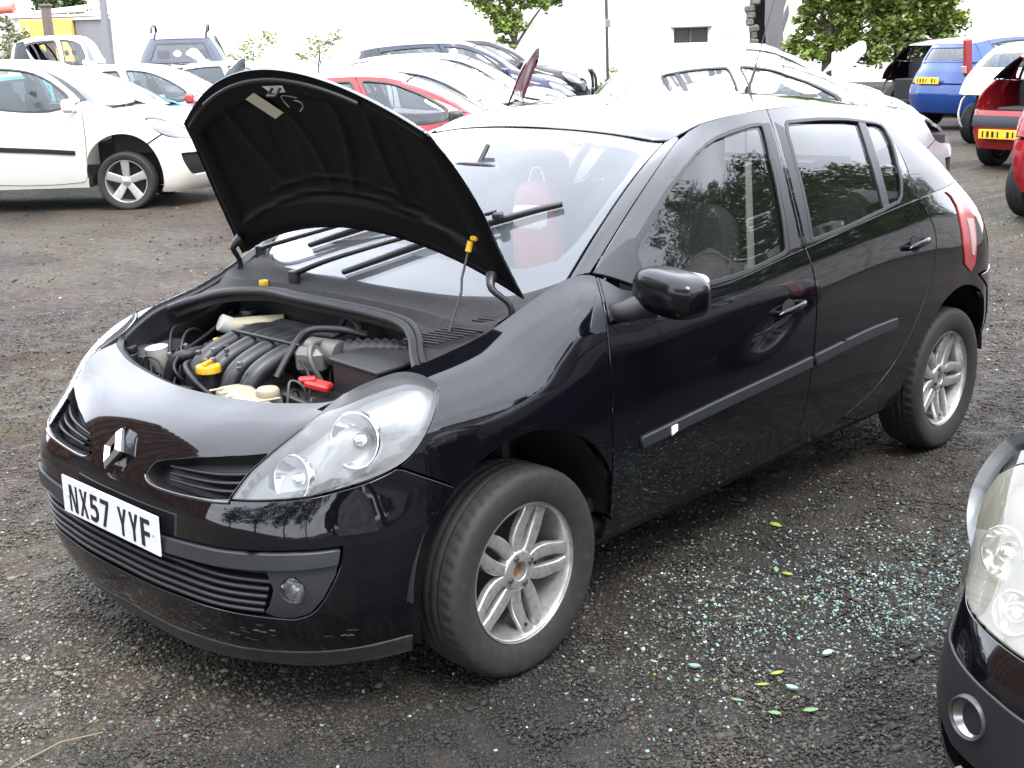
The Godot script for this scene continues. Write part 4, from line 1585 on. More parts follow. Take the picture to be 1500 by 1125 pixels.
func bonnet(car: Node3D) -> void:
	var x := bonnet_pose()
	var m := MB.new()
	var um := SD.um
	var vm := SD.vm
	var out := PackedVector2Array([Vector2(0, .0), Vector2(um, 0), Vector2(um, vm), Vector2(um, 2 * vm), Vector2(0, 2 * vm), Vector2(0, vm)])
	m.patch(SD, out, [], .04, 0.0, .005, .0025, .002)
	var root := part("bonnet", m.moved(x), mats.paint, car)
	m = MB.new()
	var ins := Geometry2D.offset_polygon(out, -.006, Geometry2D.JOIN_ROUND)[0]
	m.patch(SD, ins, [], .0125, -.010, 0.0, 0.0, 0.0, func(u, v): return -hood_inner(u, v))
	for k in m.n.size():
		m.n[k] = -m.n[k]
	m.fix(0)
	part("bonnet_inner_panel", m.moved(x), mats.bonnet_inside, root)
	# things on the inside of the bonnet; (u, z) on the panel
	var on := func(u: float, z: float, lift: float) -> Vector3:
		SD.pn(u, vm + z)
		return x * (SD.p - SD.n * (.009 + hood_inner(u, vm + z) + lift))
	m = MB.new()
	var a: Vector3 = on.call(.085, .205, .003)
	var b: Vector3 = on.call(.070, .135, .003)
	var c: Vector3 = on.call(.165, .085, .003)
	var d: Vector3 = on.call(.185, .155, .003)
	m.face([a, b, c, d])
	m.face([d, c, c + (b - c) * .001 + x.basis * Vector3(0, .001, 0), d + x.basis * Vector3(0, .001, 0)])
	part("paper_label", m, mats.label_paper, root)
	m = MB.new()
	m.face([on.call(.052, .065, .002), on.call(.050, -.045, .002), on.call(.078, -.028, .002), on.call(.082, .052, .002)])
	part("latch_hole_bright", m, mats.latch_hole_pale, root)  # pale plate put in for the bright view through the latch hole
	m = MB.new()
	m.tube([on.call(.062, .02, .0), on.call(.062, .02, .03), on.call(.062, -.02, .03), on.call(.062, -.02, .0)], .005, 8)
	part("latch_striker", m, mats.iron, root)
	m = MB.new()
	var chalk := []
	for q in [[.115, -.03], [.100, .0], [.105, .035], [.125, .05], [.150, .045]]:
		chalk.append(on.call(q[0], q[1], .002))
	m.tube(sm3(chalk, 6), .0022, 6)
	var chalk2 := []
	for q in [[.125, -.005], [.132, -.03], [.150, -.022], [.165, .005]]:
		chalk2.append(on.call(q[0], q[1], .002))
	m.tube(sm3(chalk2, 6), .0022, 6)
	part("chalk_mark", m, mats.chalk, root)
	# rubber edge along the nose of the panel
	m = MB.new()
	var bead := []
	for k in 25:
		var z := lerpf(-.40, .44, k / 24.0)
		bead.append(on.call(.030, z, .006))
	m.tube(bead, .007, 8)
	part("bonnet_seal", m, mats.bonnet_bead, root)
	# hinges
	m = MB.new()
	var h0 := Vector3(-.135, .955, -.655)
	var top: Vector3 = on.call(um - .06, -.60, .01)
	m.tube(sm3([h0, h0 + Vector3(.004, .06, .0), h0.lerp(top, .62) + Vector3(.03, .02, 0), top], 4), [.012, .011, .010, .0095, .009, .009, .009, .0095, .0105, .012, .014, .016, .018], 10)
	pair("bonnet_hinge", m, mats.hinge_black, root, root)
	# stay rod with its yellow clip
	m = MB.new()
	var s1: Vector3 = on.call(um - .155, -.575, .012)
	var s0 := Vector3(.02, .915, -.545)
	m.tube([s0, s0.lerp(s1, .52) + Vector3(-.012, -.004, .0), s0.lerp(s1, .62) + Vector3(-.004, .006, 0), s1], .0035, 8)
	part("stay_rod", m, mats.iron, root)
	m = MB.new()
	m.tube([s1.lerp(s0, .10), s1], .009, 10)
	m.box(s1 + Vector3(-.004, .008, -.012), Vector3(.02, .014, .024), Basis.IDENTITY, .004)
	part("stay_clip", m, mats.yellow_plastic, root)

func ring_pipe(m: MB, a: Vector3, b: Vector3, r: float, n: int, sag := Vector3.ZERO) -> void:
	# ribbed hose
	var pts := []
	var rad := []
	for k in n * 4 + 1:
		var f := k / float(n * 4)
		pts.append(a.lerp(b, f) + sag * sin(PI * f))
		rad.append(r * (1.0 if k % 4 < 2 else .86))
	m.tube(pts, rad, 14)

func cyl(m: MB, a: Vector3, b: Vector3, r: float, seg := 20, bev := .003) -> void:
	var d := (b - a).normalized()
	var l := a.distance_to(b)
	var x := d.cross(Vector3(.3, .2, .9)).normalized()
	m.lathe([Vector2(0, 0), Vector2(r - bev, 0), Vector2(r, bev), Vector2(r, l - bev), Vector2(r - bev, l), Vector2(0, l)], Transform3D(Basis(x, d, x.cross(d)), a), seg)

func engine_bay(car: Node3D) -> void:
	var m: MB
	# bay walls: strips from the rim of the opening inwards and down
	m = MB.new()
	var rows := []
	for k in 29:
		var u := lerpf(0.0, .72, k / 28.0)
		var q := SA.at(u, .831)
		rows.append([q + v3(0, -.002, 0), q + v3(-.018, -.010, 0), q + v3(-.030, -.016, 0), q + v3(-.034, -.06, 0), q + v3(-.05, -.30, 0)])
	m.grid(rows)
	pair("slam_panel", m, mats.bay_paint, car, car)
	m = MB.new()
	rows = []
	for k in 29:
		var u := lerpf(.70, 1.60, k / 28.0)
		var q := SA.at(u, .831)
		rows.append([q + v3(0, -.002, .001), q + v3(0, -.016, .010), q + v3(0, -.020, .030), q + v3(0, -.075, .034), q + v3(0, -.085, .07), q + v3(0, -.45, .10)])
	m.grid(rows)
	pair("inner_wing", m, mats.bay_paint, car, car)
	m = MB.new()
	m.box(v3(.18, .42, 0), v3(.75, .04, 1.2), Basis.IDENTITY, 0)
	m.box(v3(-.10, .68, 0), v3(.03, .50, 1.3), Basis.IDENTITY, 0)
	part("bulkhead", m, mats.black_void, car)
	m = MB.new()
	for z in [-.46, .46]:
		cyl(m, v3(.0, .50, z), v3(-.01, .86, z * .98), .075, 24, .01)
		cyl(m, v3(-.01, .86, z * .98), v3(-.012, .885, z * .98), .03, 16)
	part("suspension_tower", m, mats.bay_paint, car)
	# engine block and gearbox below, dark
	m = MB.new()
	m.box(v3(.16, .60, .10), v3(.28, .26, .44), Basis(Vector3(0, 0, 1), .1), .03)
	m.box(v3(.16, .56, -.28), v3(.24, .18, .26), Basis.IDENTITY, .04)
	part("engine_block", m, mats.iron_dirty, car)
	# intake manifold: flat plenum and four curved runners
	m = MB.new()
	m.box(v3(.005, .845, .12), v3(.12, .035, .40), Basis(Vector3(0, 0, 1), -.10), .010)
	m.box(v3(.012, .866, .12), v3(.085, .008, .33), Basis(Vector3(0, 0, 1), -.10), .003)
	var mani := part("intake_plenum", m, mats.engine_plastic, car)
	for k in 4:
		m = MB.new()
		var z := .255 - .092 * k
		var pts := sm3([v3(.03, .845, z), v3(.10, .852, z + .005), v3(.19, .835, z + .012), v3(.275, .80, z + .018), v3(.315, .745, z + .02), v3(.31, .68, z + .02), v3(.28, .63, z + .02)], 5)
		m.tube(pts, .031, 16)
		part("intake_runner", m, mats.engine_plastic, mani)
	m = MB.new()
	for k in 3:
		var z := .209 - .092 * k
		m.box(v3(.16, .822, z), v3(.16, .012, .03), Basis(Vector3(0, 0, 1), -.13), .003)
	m.tube([v3(.17, .872, .27), v3(.175, .875, .1), v3(.165, .872, -.07)], .006, 8)
	part("manifold_web", m, mats.engine_plastic, mani)
	# oil filler with yellow cap
	m = MB.new()
	cyl(m, v3(.33, .66, .165), v3(.335, .79, .165), .027, 20)
	part("oil_filler_neck", m, mats.engine_plastic, car)
	m = MB.new()
	var top := v3(.335, .79, .165)
	var prow := []
	for s in 48:
		var g := TAU * s / 48.0
		var r := .036 + (.0018 if s % 4 < 2 else 0.0)
		prow.append([top + v3(cos(g) * r, 0, sin(g) * r), top + v3(cos(g) * r, .018, sin(g) * r), top + v3(cos(g) * (r - .004), .022, sin(g) * (r - .004)), top + v3(cos(g) * .002, .023, sin(g) * .002)])
	m.grid(prow, true, false)
	m.box(top + v3(0, .028, 0), v3(.058, .014, .012), Basis(Vector3.UP, .5), .004)
	part("oil_filler_cap", m, mats.yellow_plastic, car)
	m = MB.new()
	m.box(v3(.135, .815, .40), v3(.020, .014, .055), Basis(Vector3.UP, .3), .004)
	m.tube([v3(.14, .81, .40), v3(.16, .74, .38), v3(.16, .6, .36)], .004, 6)
	part("dipstick", m, mats.yellow_plastic, car)
	# fluid reservoir in cream plastic
	m = MB.new()
	m.tube([v3(.06, .842, .43), v3(.02, .842, .40), v3(-.07, .846, .33)], [.030, .031, .029], 16)
	part("brake_fluid_bottle", m, mats.cream_plastic, car)
	m = MB.new()
	cyl(m, v3(.055, .838, .435), v3(.10, .862, .452), .029, 24)
	part("brake_fluid_cap", m, mats.white_plastic, car)
	# washer filler, cup shaped
	m = MB.new()
	m.lathe([Vector2(.0, .0), Vector2(.026, 0), Vector2(.034, .075), Vector2(.037, .078), Vector2(.033, .078), Vector2(.030, .06), Vector2(.0, .055)], Transform3D(Basis(Vector3(0, 0, 1), -.1), v3(.325, .745, .46)), 24)
	part("washer_filler", m, mats.white_plastic, car)
	m = MB.new()
	cyl(m, v3(.37, .74, .545), v3(.375, .80, .545), .030, 20)
	cyl(m, v3(.375, .80, .545), v3(.376, .822, .545), .022, 6)
	part("hose_cap", m, mats.black_plastic, car)
	m = MB.new()
	m.box(v3(.28, .74, .56), v3(.20, .14, .13), Basis(Vector3.UP, .25), .02)
	part("headlamp_back_box", m, mats.grey_plastic, car)
	m = MB.new()
	m.tube(sm3([v3(.33, .70, .42), v3(.31, .78, .40), v3(.27, .80, .37), v3(.20, .795, .38), v3(.15, .78, .42)], 5), .020, 12)
	part("coolant_hose", m, mats.hose, car)
	m = MB.new()
	m.box(v3(.20, .76, .36), v3(.16, .09, .09), Basis(Vector3.UP, .1), .03)
	m.box(v3(.08, .80, .40), v3(.20, .02, .11), Basis(Vector3.UP, .2), .008)
	part("alternator", m, mats.iron_dirty, car)
	# coolant tank at the front with its cap
	m = MB.new()
	blob(m, v3(.385, .742, -.09), v3(.055, .038, .155), .5, .4, Basis(Vector3.UP, -.32), 28, 14)
	for k in 5:
		m.box(v3(.39 + .0 * k, .779, -.20 + .05 * k), v3(.09, .006, .008), Basis(Vector3.UP, -.32), .002)
	part("coolant_tank", m, mats.cream_plastic, car)
	m = MB.new()
	cyl(m, v3(.355, .772, -.165), v3(.355, .802, -.165), .033, 20, .006)
	part("coolant_cap", m, mats.cream_plastic, car)
	# battery in its tray with a lidded box behind
	m = MB.new()
	m.box(v3(.25, .70, -.36), v3(.20, .14, .26), Basis(Vector3.UP, -.15), .008)
	m.box(v3(.34, .735, -.34), v3(.02, .10, .30), Basis(Vector3.UP, -.15), .004)
	m.box(v3(.16, .745, -.36), v3(.02, .10, .28), Basis(Vector3.UP, -.15), .004)
	part("battery_tray", m, mats.black_plastic, car)
	m = MB.new()
	m.box(v3(.105, .80, -.37), v3(.19, .12, .23), Basis(Vector3.UP, -.10), .008)
	m.box(v3(.105, .868, -.37), v3(.20, .016, .245), Basis(Vector3.UP, -.10) * Basis(Vector3(0, 0, 1), -.06), .005)
	part("fuse_box", m, mats.fuse_lid, car)
	m = MB.new()
	m.box(v3(.245, .80, -.255), v3(.05, .022, .075), Basis(Vector3.UP, .5) * Basis(Vector3(1, 0, 0), -.2), .006)
	m.box(v3(.26, .815, -.225), v3(.03, .015, .05), Basis(Vector3.UP, .9), .004)
	part("red_battery_clamp", m, mats.red_plastic, car)
	m = MB.new()
	m.box(v3(.14, .83, -.10), v3(.09, .085, .10), Basis(Vector3.UP, .3), .02)
	cyl(m, v3(.12, .85, -.06), v3(.10, .85, -.18), .040, 24, .005)
	part("throttle_body", m, mats.alloy_dirty, car)
	m = MB.new()
	m.tube(sm3([v3(.17, .78, -.17), v3(.19, .85, -.15), v3(.16, .885, -.13), v3(.11, .88, -.12)], 5), .008, 10)
	part("metal_pipe", m, mats.alloy_dirty, car)
	m = MB.new()
	ring_pipe(m, v3(.08, .85, -.19), v3(-.02, .84, -.46), .042, 11, v3(-.02, .01, 0))
	part("air_duct", m, mats.hose, car)
	m = MB.new()
	m.tube(sm3([v3(.25, .79, -.06), v3(.18, .86, -.05), v3(.10, .90, -.03), v3(.03, .90, -.10), v3(-.02, .88, -.16)], 5), .011, 10)
	m.tube(sm3([v3(-.02, .86, -.02), v3(-.03, .92, -.05), v3(-.02, .90, -.12), v3(.0, .84, -.14)], 5), .009, 10)
	m.tube(sm3([v3(.36, .72, .10), v3(.37, .77, .20), v3(.33, .79, .30), v3(.26, .78, .34)], 5), .009, 10)
	m.tube(sm3([v3(.30, .70, .30), v3(.35, .765, .33), v3(.30, .80, .38), v3(.12, .83, .48), v3(-.02, .86, .56)], 5), .006, 8)
	part("engine_hose", m, mats.hose, car)
	m = MB.new()
	for k in 7:
		var z := -.2 + .09 * k
		m.tube(sm3([v3(.36, .70, z), v3(.33 - .02 * (k % 3), .735 + .012 * (k % 2), z + .03), v3(.30, .71, z + .07)], 4), .005, 6)
	part("wiring_loom", m, mats.hose, car)
	m = MB.new()
	m.tube([v3(.30, .79, .31), v3(.26, .80, .30), v3(.25, .78, .33)], .004, 6)
	part("orange_wire", m, mats.orange_wire, car)
	# scattered brackets and boxes so the bay reads as full
	for q in [[.05, .74, .52, .10, .10, .08], [-.03, .80, .20, .06, .05, .20], [-.04, .78, -.20, .07, .10, .25], [.22, .68, -.05, .18, .06, .12], [.40, .70, .30, .05, .08, .22], [-.03, .76, .5, .06, .12, .12], [.42, .66, .05, .03, .12, .5]]:
		m = MB.new()
		m.box(v3(q[0], q[1], q[2]), v3(q[3], q[4], q[5]), Basis(Vector3.UP, q[2]), .012)
		part("engine_bracket", m, mats.iron_dirty if q[3] > .06 else mats.black_plastic, car)
	# odd wires, clips and bolts
	var rw := RandomNumberGenerator.new()
	rw.seed = 12
	for k in 22:
		m = MB.new()
		var a := v3(.40 - .40 * rw.randf(), .72 + .10 * rw.randf(), -.42 + .95 * rw.randf())
		var b := a + v3(-.16 + .2 * rw.randf(), -.04 + .08 * rw.randf(), -.15 + .30 * rw.randf())
		m.tube(sm3([a + v3(.03, -.14, -.02), a + v3(0, -.02, 0), a.lerp(b, .5) + v3(0, .012, .02), b + v3(0, -.02, 0), b + v3(-.03, -.14, .03)], 4), .0025 + .0035 * rw.randf(), 6)
		part("engine_wire", m, [mats.hose, mats.hose, mats.grey_plastic, mats.iron][k % 4], car)
	for k in 20:
		m = MB.new()
		var a := v3(.36 - .36 * rw.randf(), .80 + .06 * rw.randf(), -.05 + .5 * rw.randf())
		cyl(m, a, a + v3(.002, .012, 0), .007 + .003 * rw.randf(), 6, .001)
		part("engine_bolt", m, [mats.iron, mats.alloy_dirty][k % 2], car)
	# scuttle: seal, panel, louvres
	var line := sm3([v3(.19, .905, .60), v3(.165, .935, .52), v3(.08, .955, .46), v3(.005, .962, .33), v3(.018, .965, .12), v3(.022, .965, -.05), v3(.020, .962, -.22), v3(.035, .955, -.38), v3(.085, .94, -.48), v3(.15, .915, -.56), v3(.19, .895, -.615)], 6)
	m = MB.new()
	m.tube(line, .0125, 12)
	var line2 := []
	for q in line:
		line2.append(q + v3(-.026, .004, 0))
	m.tube(line2, .010, 10)
	part("bonnet_seal", m, mats.rubber_seal, car)
	m = MB.new()
	rows = []
	for k in line.size():
		var f := k / float(line.size() - 1)
		var ub := lerpf(-.70, .70, f)
		var e := SB.at(ub, .006, -.004)
		var a: Vector3 = line[k]
		var row := [a + v3(-.02, -.035, 0), a + v3(-.012, -.006, 0), a.lerp(e, .3) + v3(0, -.018, 0), a.lerp(e, .42) + v3(0, -.024, 0), a.lerp(e, .50) + v3(0, -.004, 0), a.lerp(e, .56) + v3(0, -.002, 0), a.lerp(e, .62) + v3(0, -.018, 0), a.lerp(e, .84) + v3(0, -.006, 0), a.lerp(e, .90) + v3(0, .007, 0), a.lerp(e, .99) + v3(0, .008, 0)]
		rows.append(row)
	m.grid(rows)
	var cowl := part("scuttle_panel", m, mats.cowl, car)
	for k in 14:
		m = MB.new()
		var a := v3(.090 - .0165 * k, .936 + .0030 * k, -.525 - .008 * k)
		m.box(a, v3(.005, .006, .12), Basis(Vector3.UP, .18), .001)
		part("scuttle_louvre", m, mats.black_plastic, cowl)
	m = MB.new()
	cyl(m, v3(-.045, .962, .395), v3(-.045, .985, .395), .016, 16)
	part("wiper_nut_cap", m, mats.yellow_plastic, cowl)
	# wipers
	for w in [[-.26, -.022, .348, .215, -.08, .02, .50, .285], [-.60, -.015, -.02, .20, -.34, .075, .12, .262]]:
		m = MB.new()
		var piv: Vector3 = SB.at(w[0], w[1], .01)
		cyl(m, piv + v3(0, -.02, 0), piv + v3(0, .03, 0), .020, 16)
		var e: Vector3 = SB.at(w[2], w[3], .05)
		var mid: Vector3 = SB.at(lerpf(w[0], w[2], .3), lerpf(w[1], w[3], .3), .05)
		m.tube(sm3([piv + v3(0, .02, 0), mid, e], 6), [.010, .010, .0095, .009, .0085, .008, .008, .0075, .007, .007, .006, .006, .006], 8)
		var arm := part("wiper_arm", m, mats.black_plastic, car)
		m = MB.new()
		var b0: Vector3 = SB.at(w[4], w[5], .018)
		var b1: Vector3 = SB.at(w[6], w[7], .018)
		var rowb := []
		for k in 21:
			var f := k / 20.0
			var q := SB.at(lerpf(w[4], w[6], f), lerpf(w[5], w[7], f), .0)
			var nn := SB.n
			var along := (b1 - b0).normalized()
			var side := along.cross(nn).normalized()
			var hgt := .021 + .006 * sin(PI * f)
			rowb.append([q + nn * .004 - side * .002, q + nn * .014 - side * .008, q + nn * hgt - side * .006, q + nn * hgt + side * .006, q + nn * .014 + side * .008, q + nn * .004 + side * .002])
		m.grid(rowb, false, true)
		m.box(SB.at(w[2], w[3], .036), v3(.06, .022, .03), Basis(Vector3.UP, .65), .006)
		part("wiper_blade", m, mats.black_plastic, arm)

func seat(at: Vector3, car: Node3D, wide := .50) -> void:
	var m := MB.new()
	blob(m, at + v3(0, .38, 0), v3(.27, .10, wide * .5), .5, .35, Basis(Vector3(0, 0, 1), .12))
	blob(m, at + v3(-.30, .72, 0), v3(.075, .36, wide * .47), .55, .45, Basis(Vector3(0, 0, 1), .22))
	var s := part("seat", m, mats.seat_cloth, car)
	m = MB.new()
	blob(m, at + v3(-.405, 1.14, 0), v3(.045, .085, .125), .6, .5, Basis(Vector3(0, 0, 1), .2))
	for z in [-.05, .05]:
		m.tube([at + v3(-.37, 1.0, z), at + v3(-.40, 1.10, z)], .006, 6)
	part("headrest", m, mats.seat_cloth, s)

func cabin(car: Node3D) -> void:
	var m: MB
	seat(v3(-.98, .08, -.37), car)
	seat(v3(-.98, .08, .37), car)
	m = MB.new()
	blob(m, v3(-1.98, .48, 0), v3(.25, .11, .60), .5, .3)
	blob(m, v3(-2.27, .80, 0), v3(.08, .34, .60), .5, .3, Basis(Vector3(0, 0, 1), .25))
	var rs := part("rear_seat", m, mats.seat_cloth, car)
	for z in [-.38, .38]:
		m = MB.new()
		blob(m, v3(-2.37, 1.15, z), v3(.045, .06, .12), .6, .5)
		part("headrest", m, mats.seat_cloth, rs)
	# dashboard
	m = MB.new()
	var rows := []
	for k in 25:
		var z := lerpf(-.72, .72, k / 24.0)
		var c := z * z * .25
		var hood := .05 * exp(-pow((z - .37) / .17, 2))
		rows.append([v3(-.16 - c, .93, z), v3(-.38 - c * .5, .985 + hood * .3, z), v3(-.60, .985 + hood, z), v3(-.72, .955 + hood, z), v3(-.76, .88, z), v3(-.70, .70, z), v3(-.6, .5, z)])
	m.grid(rows)
	part("dashboard", m, mats.dash, car)
	m = MB.new()
	var c := v3(-.93, .93, .37)
	var ring := []
	var tb := Basis(Vector3(0, 0, 1), .42)
	for k in 33:
		ring.append(c + tb * v3(0, .185 * cos(TAU * k / 32.0), .185 * sin(TAU * k / 32.0)))
	m.tube(ring, .014, 10, false)
	m.box(c + tb * v3(.02, 0, 0), v3(.05, .12, .15), tb, .02)
	m.tube([c + tb * v3(.0, .0, -.18), c + tb * v3(0, 0, .18)], .014, 8)
	m.tube([c, v3(-.70, .82, .37)], .03, 10)
	part("steering_wheel", m, mats.black_plastic, car)
	m = MB.new()
	m.box(v3(-1.3, .36, 0), v3(2.2, .05, 1.45), Basis.IDENTITY, .01)
	m.box(v3(-2.75, .75, 0), v3(.35, .5, 1.2), Basis.IDENTITY, .02)
	part("cabin_floor", m, mats.dash, car)
	# inner door cards
	m = MB.new()
	m.patch(SA, pl([1.66, .10, 2.66, .10, 2.66, .83, 1.64, .83]), [], .12, -.05, 0.0, 0.0, 0.0)
	m.patch(SA, pl([2.72, .10, 3.0, .10, 3.45, .45, 3.5, .83, 2.70, .83]), [], .12, -.05, 0.0, 0.0, 0.0)
	pair("door_card", m, mats.dash, car, car)
	m = MB.new()
	m.patch(SC, PackedVector2Array([Vector2(.03, .03), Vector2(SC.um - .03, .03), Vector2(SC.um - .03, SC.vm * 2 - .03), Vector2(.03, SC.vm * 2 - .03)]), [], .12, -.03, 0.0, 0.0, 0.0)
	part("headlining", m, mats.headlining, car)
	# seat belts by the middle pillars
	m = MB.new()
	m.face([v3(-1.40, 1.30, -.600), v3(-1.36, 1.30, -.602), v3(-1.27, .60, -.70), v3(-1.32, .60, -.698)])
	m.face([v3(-1.40, 1.30, -.597), v3(-1.36, 1.30, -.599), v3(-1.27, .60, -.697), v3(-1.32, .60, -.695)])
	pair("seat_belt", m, mats.belt, car, car)
	m = MB.new()
	blob(m, v3(-.66, 1.30, 0), v3(.012, .032, .11), .5, .5)
	m.tube([v3(-.66, 1.31, 0), v3(-.72, 1.385, 0)], .008, 8)
	part("rear_view_mirror", m, mats.black_plastic, car)
	# luggage cover
	m = MB.new()
	m.box(v3(-2.55, 1.03, 0), v3(.45, .02, 1.1), Basis.IDENTITY, .005)
	part("parcel_shelf", m, mats.dash, car)

var f1 := noise(41, .35, 3)
var f2 := noise(42, 1.6, 3)
var last_rut := 0.0

# height of the trodden earth: humps, wheel ruts, level under the wheels, level far out
func ground_h(a: float, b: float) -> float:
	last_rut = 0.0
	if a < -26.0 or a > 8.0 or b < -9.0 or b > 26.0:
		return 0.0
	var h := f2.get_noise_2d(a, b) * .020 + f1.get_noise_2d(a, b) * .022
	for rt in [[2.6, .0], [3.9, .2], [6.3, -.3], [7.8, .1], [-3.6, .0]]:
		var off: float = b - (rt[0] + rt[1] + a * .16 + .35 * f1.get_noise_2d(a * .6, rt[0] * 9.0))
		if absf(off) > .7:
			continue
		h += -.038 * exp(-pow(off / .13, 2)) + .020 * exp(-pow((absf(off) - .25) / .09, 2))
		last_rut = maxf(last_rut, exp(-pow(off / .16, 2)))
	for w in [Vector2(0, -.74), Vector2(-2.575, -.74), Vector2(0, .74), Vector2(-2.575, .74)]:
		h *= smoothstep(.10, .35, w.distance_to(Vector2(a, b)))
	return h

func ground() -> void:
	# one sheet with small humps near the cars, flat far out
	var f3 := noise(43, .22, 4)
	var m := MB.new()
	var xs := []
	var x := -26.0
	while x < 8.0:
		xs.append(x)
		x += .12 if x > -6.0 and x < 2.6 else .4
	var zs := []
	var z := -9.0
	while z < 26.0:
		zs.append(z)
		z += .12 if z > -4.0 and z < 5.0 else .4
	var nz: int = zs.size()
	for a in xs:
		for b in zs:
			var h := ground_h(a, b)
			var rut := last_rut
			m.v.append(Vector3(a, h - .001, b))
			m.n.append(Vector3(-(ground_h(a + .05, b) - ground_h(a - .05, b)) * 10.0, 1, -(ground_h(a, b + .05) - ground_h(a, b - .05)) * 10.0).normalized())
			m.t.append(Vector2(a, b))
			var k := .86 + .75 * f3.get_noise_2d(a, b) + .62 * f2.get_noise_2d(a * .9 + 40.0, b * .9) + .35 * f2.get_noise_2d(a * 2.3, b * 2.3 + 70.0) - .30 * rut
			k = clampf(k, .34, 1.9)
			# browner mud to the far side, greyer grit near
			var br := smoothstep(-1.5, 3.0, b - a * .3 + f1.get_noise_2d(b, a) * 1.5)
			var wet := smoothstep(.1, .45, f3.get_noise_2d(a * 1.7 + 9.0, b * 1.7))
			k *= 1.0 - .45 * wet
			k *= lerpf(1.0, .40, smoothstep(-.1, -.8, b) * smoothstep(1.6, .2, a) * smoothstep(-7.0, -4.0, a))  # darker over the strip between the two black cars
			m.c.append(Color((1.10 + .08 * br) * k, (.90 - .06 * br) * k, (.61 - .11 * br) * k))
	for a in xs.size() - 1:
		for b in nz - 1:
			m.quad(a * nz + b, (a + 1) * nz + b, (a + 1) * nz + b + 1, a * nz + b + 1)
	# the rest of the sheet, a ring out to the horizon
	var e0 := Vector2(xs[0], zs[0])
	var e1 := Vector2(xs[xs.size() - 1], zs[nz - 1])
	var far := 500.0
	m.col = Color(.8, .8, .78)
	for q in [[-far, -far, far, e0.y], [-far, e1.y, far, far], [-far, e0.y, e0.x, e1.y], [e1.x, e0.y, far, e1.y]]:
		m.face_d([v3(q[0], 0, q[1]), v3(q[2], 0, q[1]), v3(q[2], 0, q[3]), v3(q[0], 0, q[3])], Vector3.UP)
	var ramp := [[0.0, lin(.020, .018, .017)], [.38, lin(.036, .032, .029)], [.6, lin(.052, .046, .041)], [.80, lin(.075, .068, .060)], [.93, lin(.13, .122, .112)], [1.0, lin(.24, .235, .22)]]
	var gm := mat("trodden_earth", Color.WHITE, .82, 0.0, {"vertex_color_use_as_albedo": true, "albedo_texture": ntex(noise(44, .045, 6), 1024, ramp), "uv1_triplanar": true, "uv1_world_triplanar": true, "uv1_scale": Vector3(.83, .83, .83)})
	gm.heightmap_enabled = true
	gm.heightmap_texture = ntex(noise(45, .06, 6), 1024, [])
	gm.heightmap_scale = 2.2
	gm.roughness_texture = ntex(noise(46, .02, 4), 512, [[0.0, Color(.45, .45, .45)], [.4, Color(.8, .8, .8)], [1.0, Color(1, 1, 1)]])
	gm.roughness = 1.0
	var g := part("ground", m, gm, self)
	g.set_meta("kind", "structure")
	stones()

func pebble(sd: int) -> ArrayMesh:
	var r := RandomNumberGenerator.new()
	r.seed = sd
	var m := MB.new()
	var P := []
	for s in 6:
		var row := []
		for k in 4:
			var e := PI * k / 3.0
			var rr := (.75 + .5 * r.randf()) if k > 0 and k < 3 else 1.0
			row.append(Vector3(sin(e) * cos(TAU * s / 6.0) * rr, -cos(e) * .62, sin(e) * sin(TAU * s / 6.0) * rr))
		P.append(row)
	m.grid(P, true, false)
	for k in m.v.size():
		m.n[k] = m.v[k].normalized()
	m.fix(0)
	return m.mesh(mats.stone)

func scatter(called: String, mesh: Mesh, count: int, sd: int, spot, size, tint, flat := .7) -> void:
	var r := RandomNumberGenerator.new()
	r.seed = sd
	var mm := MultiMesh.new()
	mm.transform_format = MultiMesh.TRANSFORM_3D
	mm.use_colors = true
	mm.mesh = mesh
	mm.instance_count = count
	for k in count:
		var p: Vector2 = spot.call(r)
		var s: float = size.call(r)
		var b := Basis(Vector3.UP, r.randf() * TAU) * Basis(Vector3.RIGHT, (r.randf() - .5) * flat)
		b = b.scaled_local(Vector3(s * (.7 + .7 * r.randf()), s * (.5 + .5 * r.randf()), s))
		mm.set_instance_transform(k, Transform3D(b, Vector3(p.x, ground_h(p.x, p.y) + s * .15, p.y)))
		var tc: Color = tint.call(r)
		if called == "gravel":
			# pale grit in drifts, darker stones in the strip between the black cars
			var gz := clampf(.75 + .9 * f1.get_noise_2d(p.x * 1.6 + 30.0, p.y * 1.6) + .5 * f2.get_noise_2d(p.x, p.y + 50.0), .25, 1.7)
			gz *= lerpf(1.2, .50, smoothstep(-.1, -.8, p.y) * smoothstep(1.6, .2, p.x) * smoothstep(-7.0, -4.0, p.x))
			tc = Color(tc.r * gz, tc.g * gz, tc.b * gz)
		mm.set_instance_color(k, tc)
	var o := MultiMeshInstance3D.new()
	o.name = numbered(called)
	o.multimesh = mm
	add_child(o)
	o.set_meta("kind", "stuff")

func view_spot(r: RandomNumberGenerator, near: float, far: float, power := 1.6) -> Vector2:
	# a spot on the ground in front of the camera's place, denser close by
	var d := near + (far - near) * pow(r.randf(), power)
	var a := deg_to_rad(135.5) + (r.randf() - .5) * deg_to_rad(52)
	return Vector2(2.28 + cos(a) * d, -3.01 + sin(a) * d)

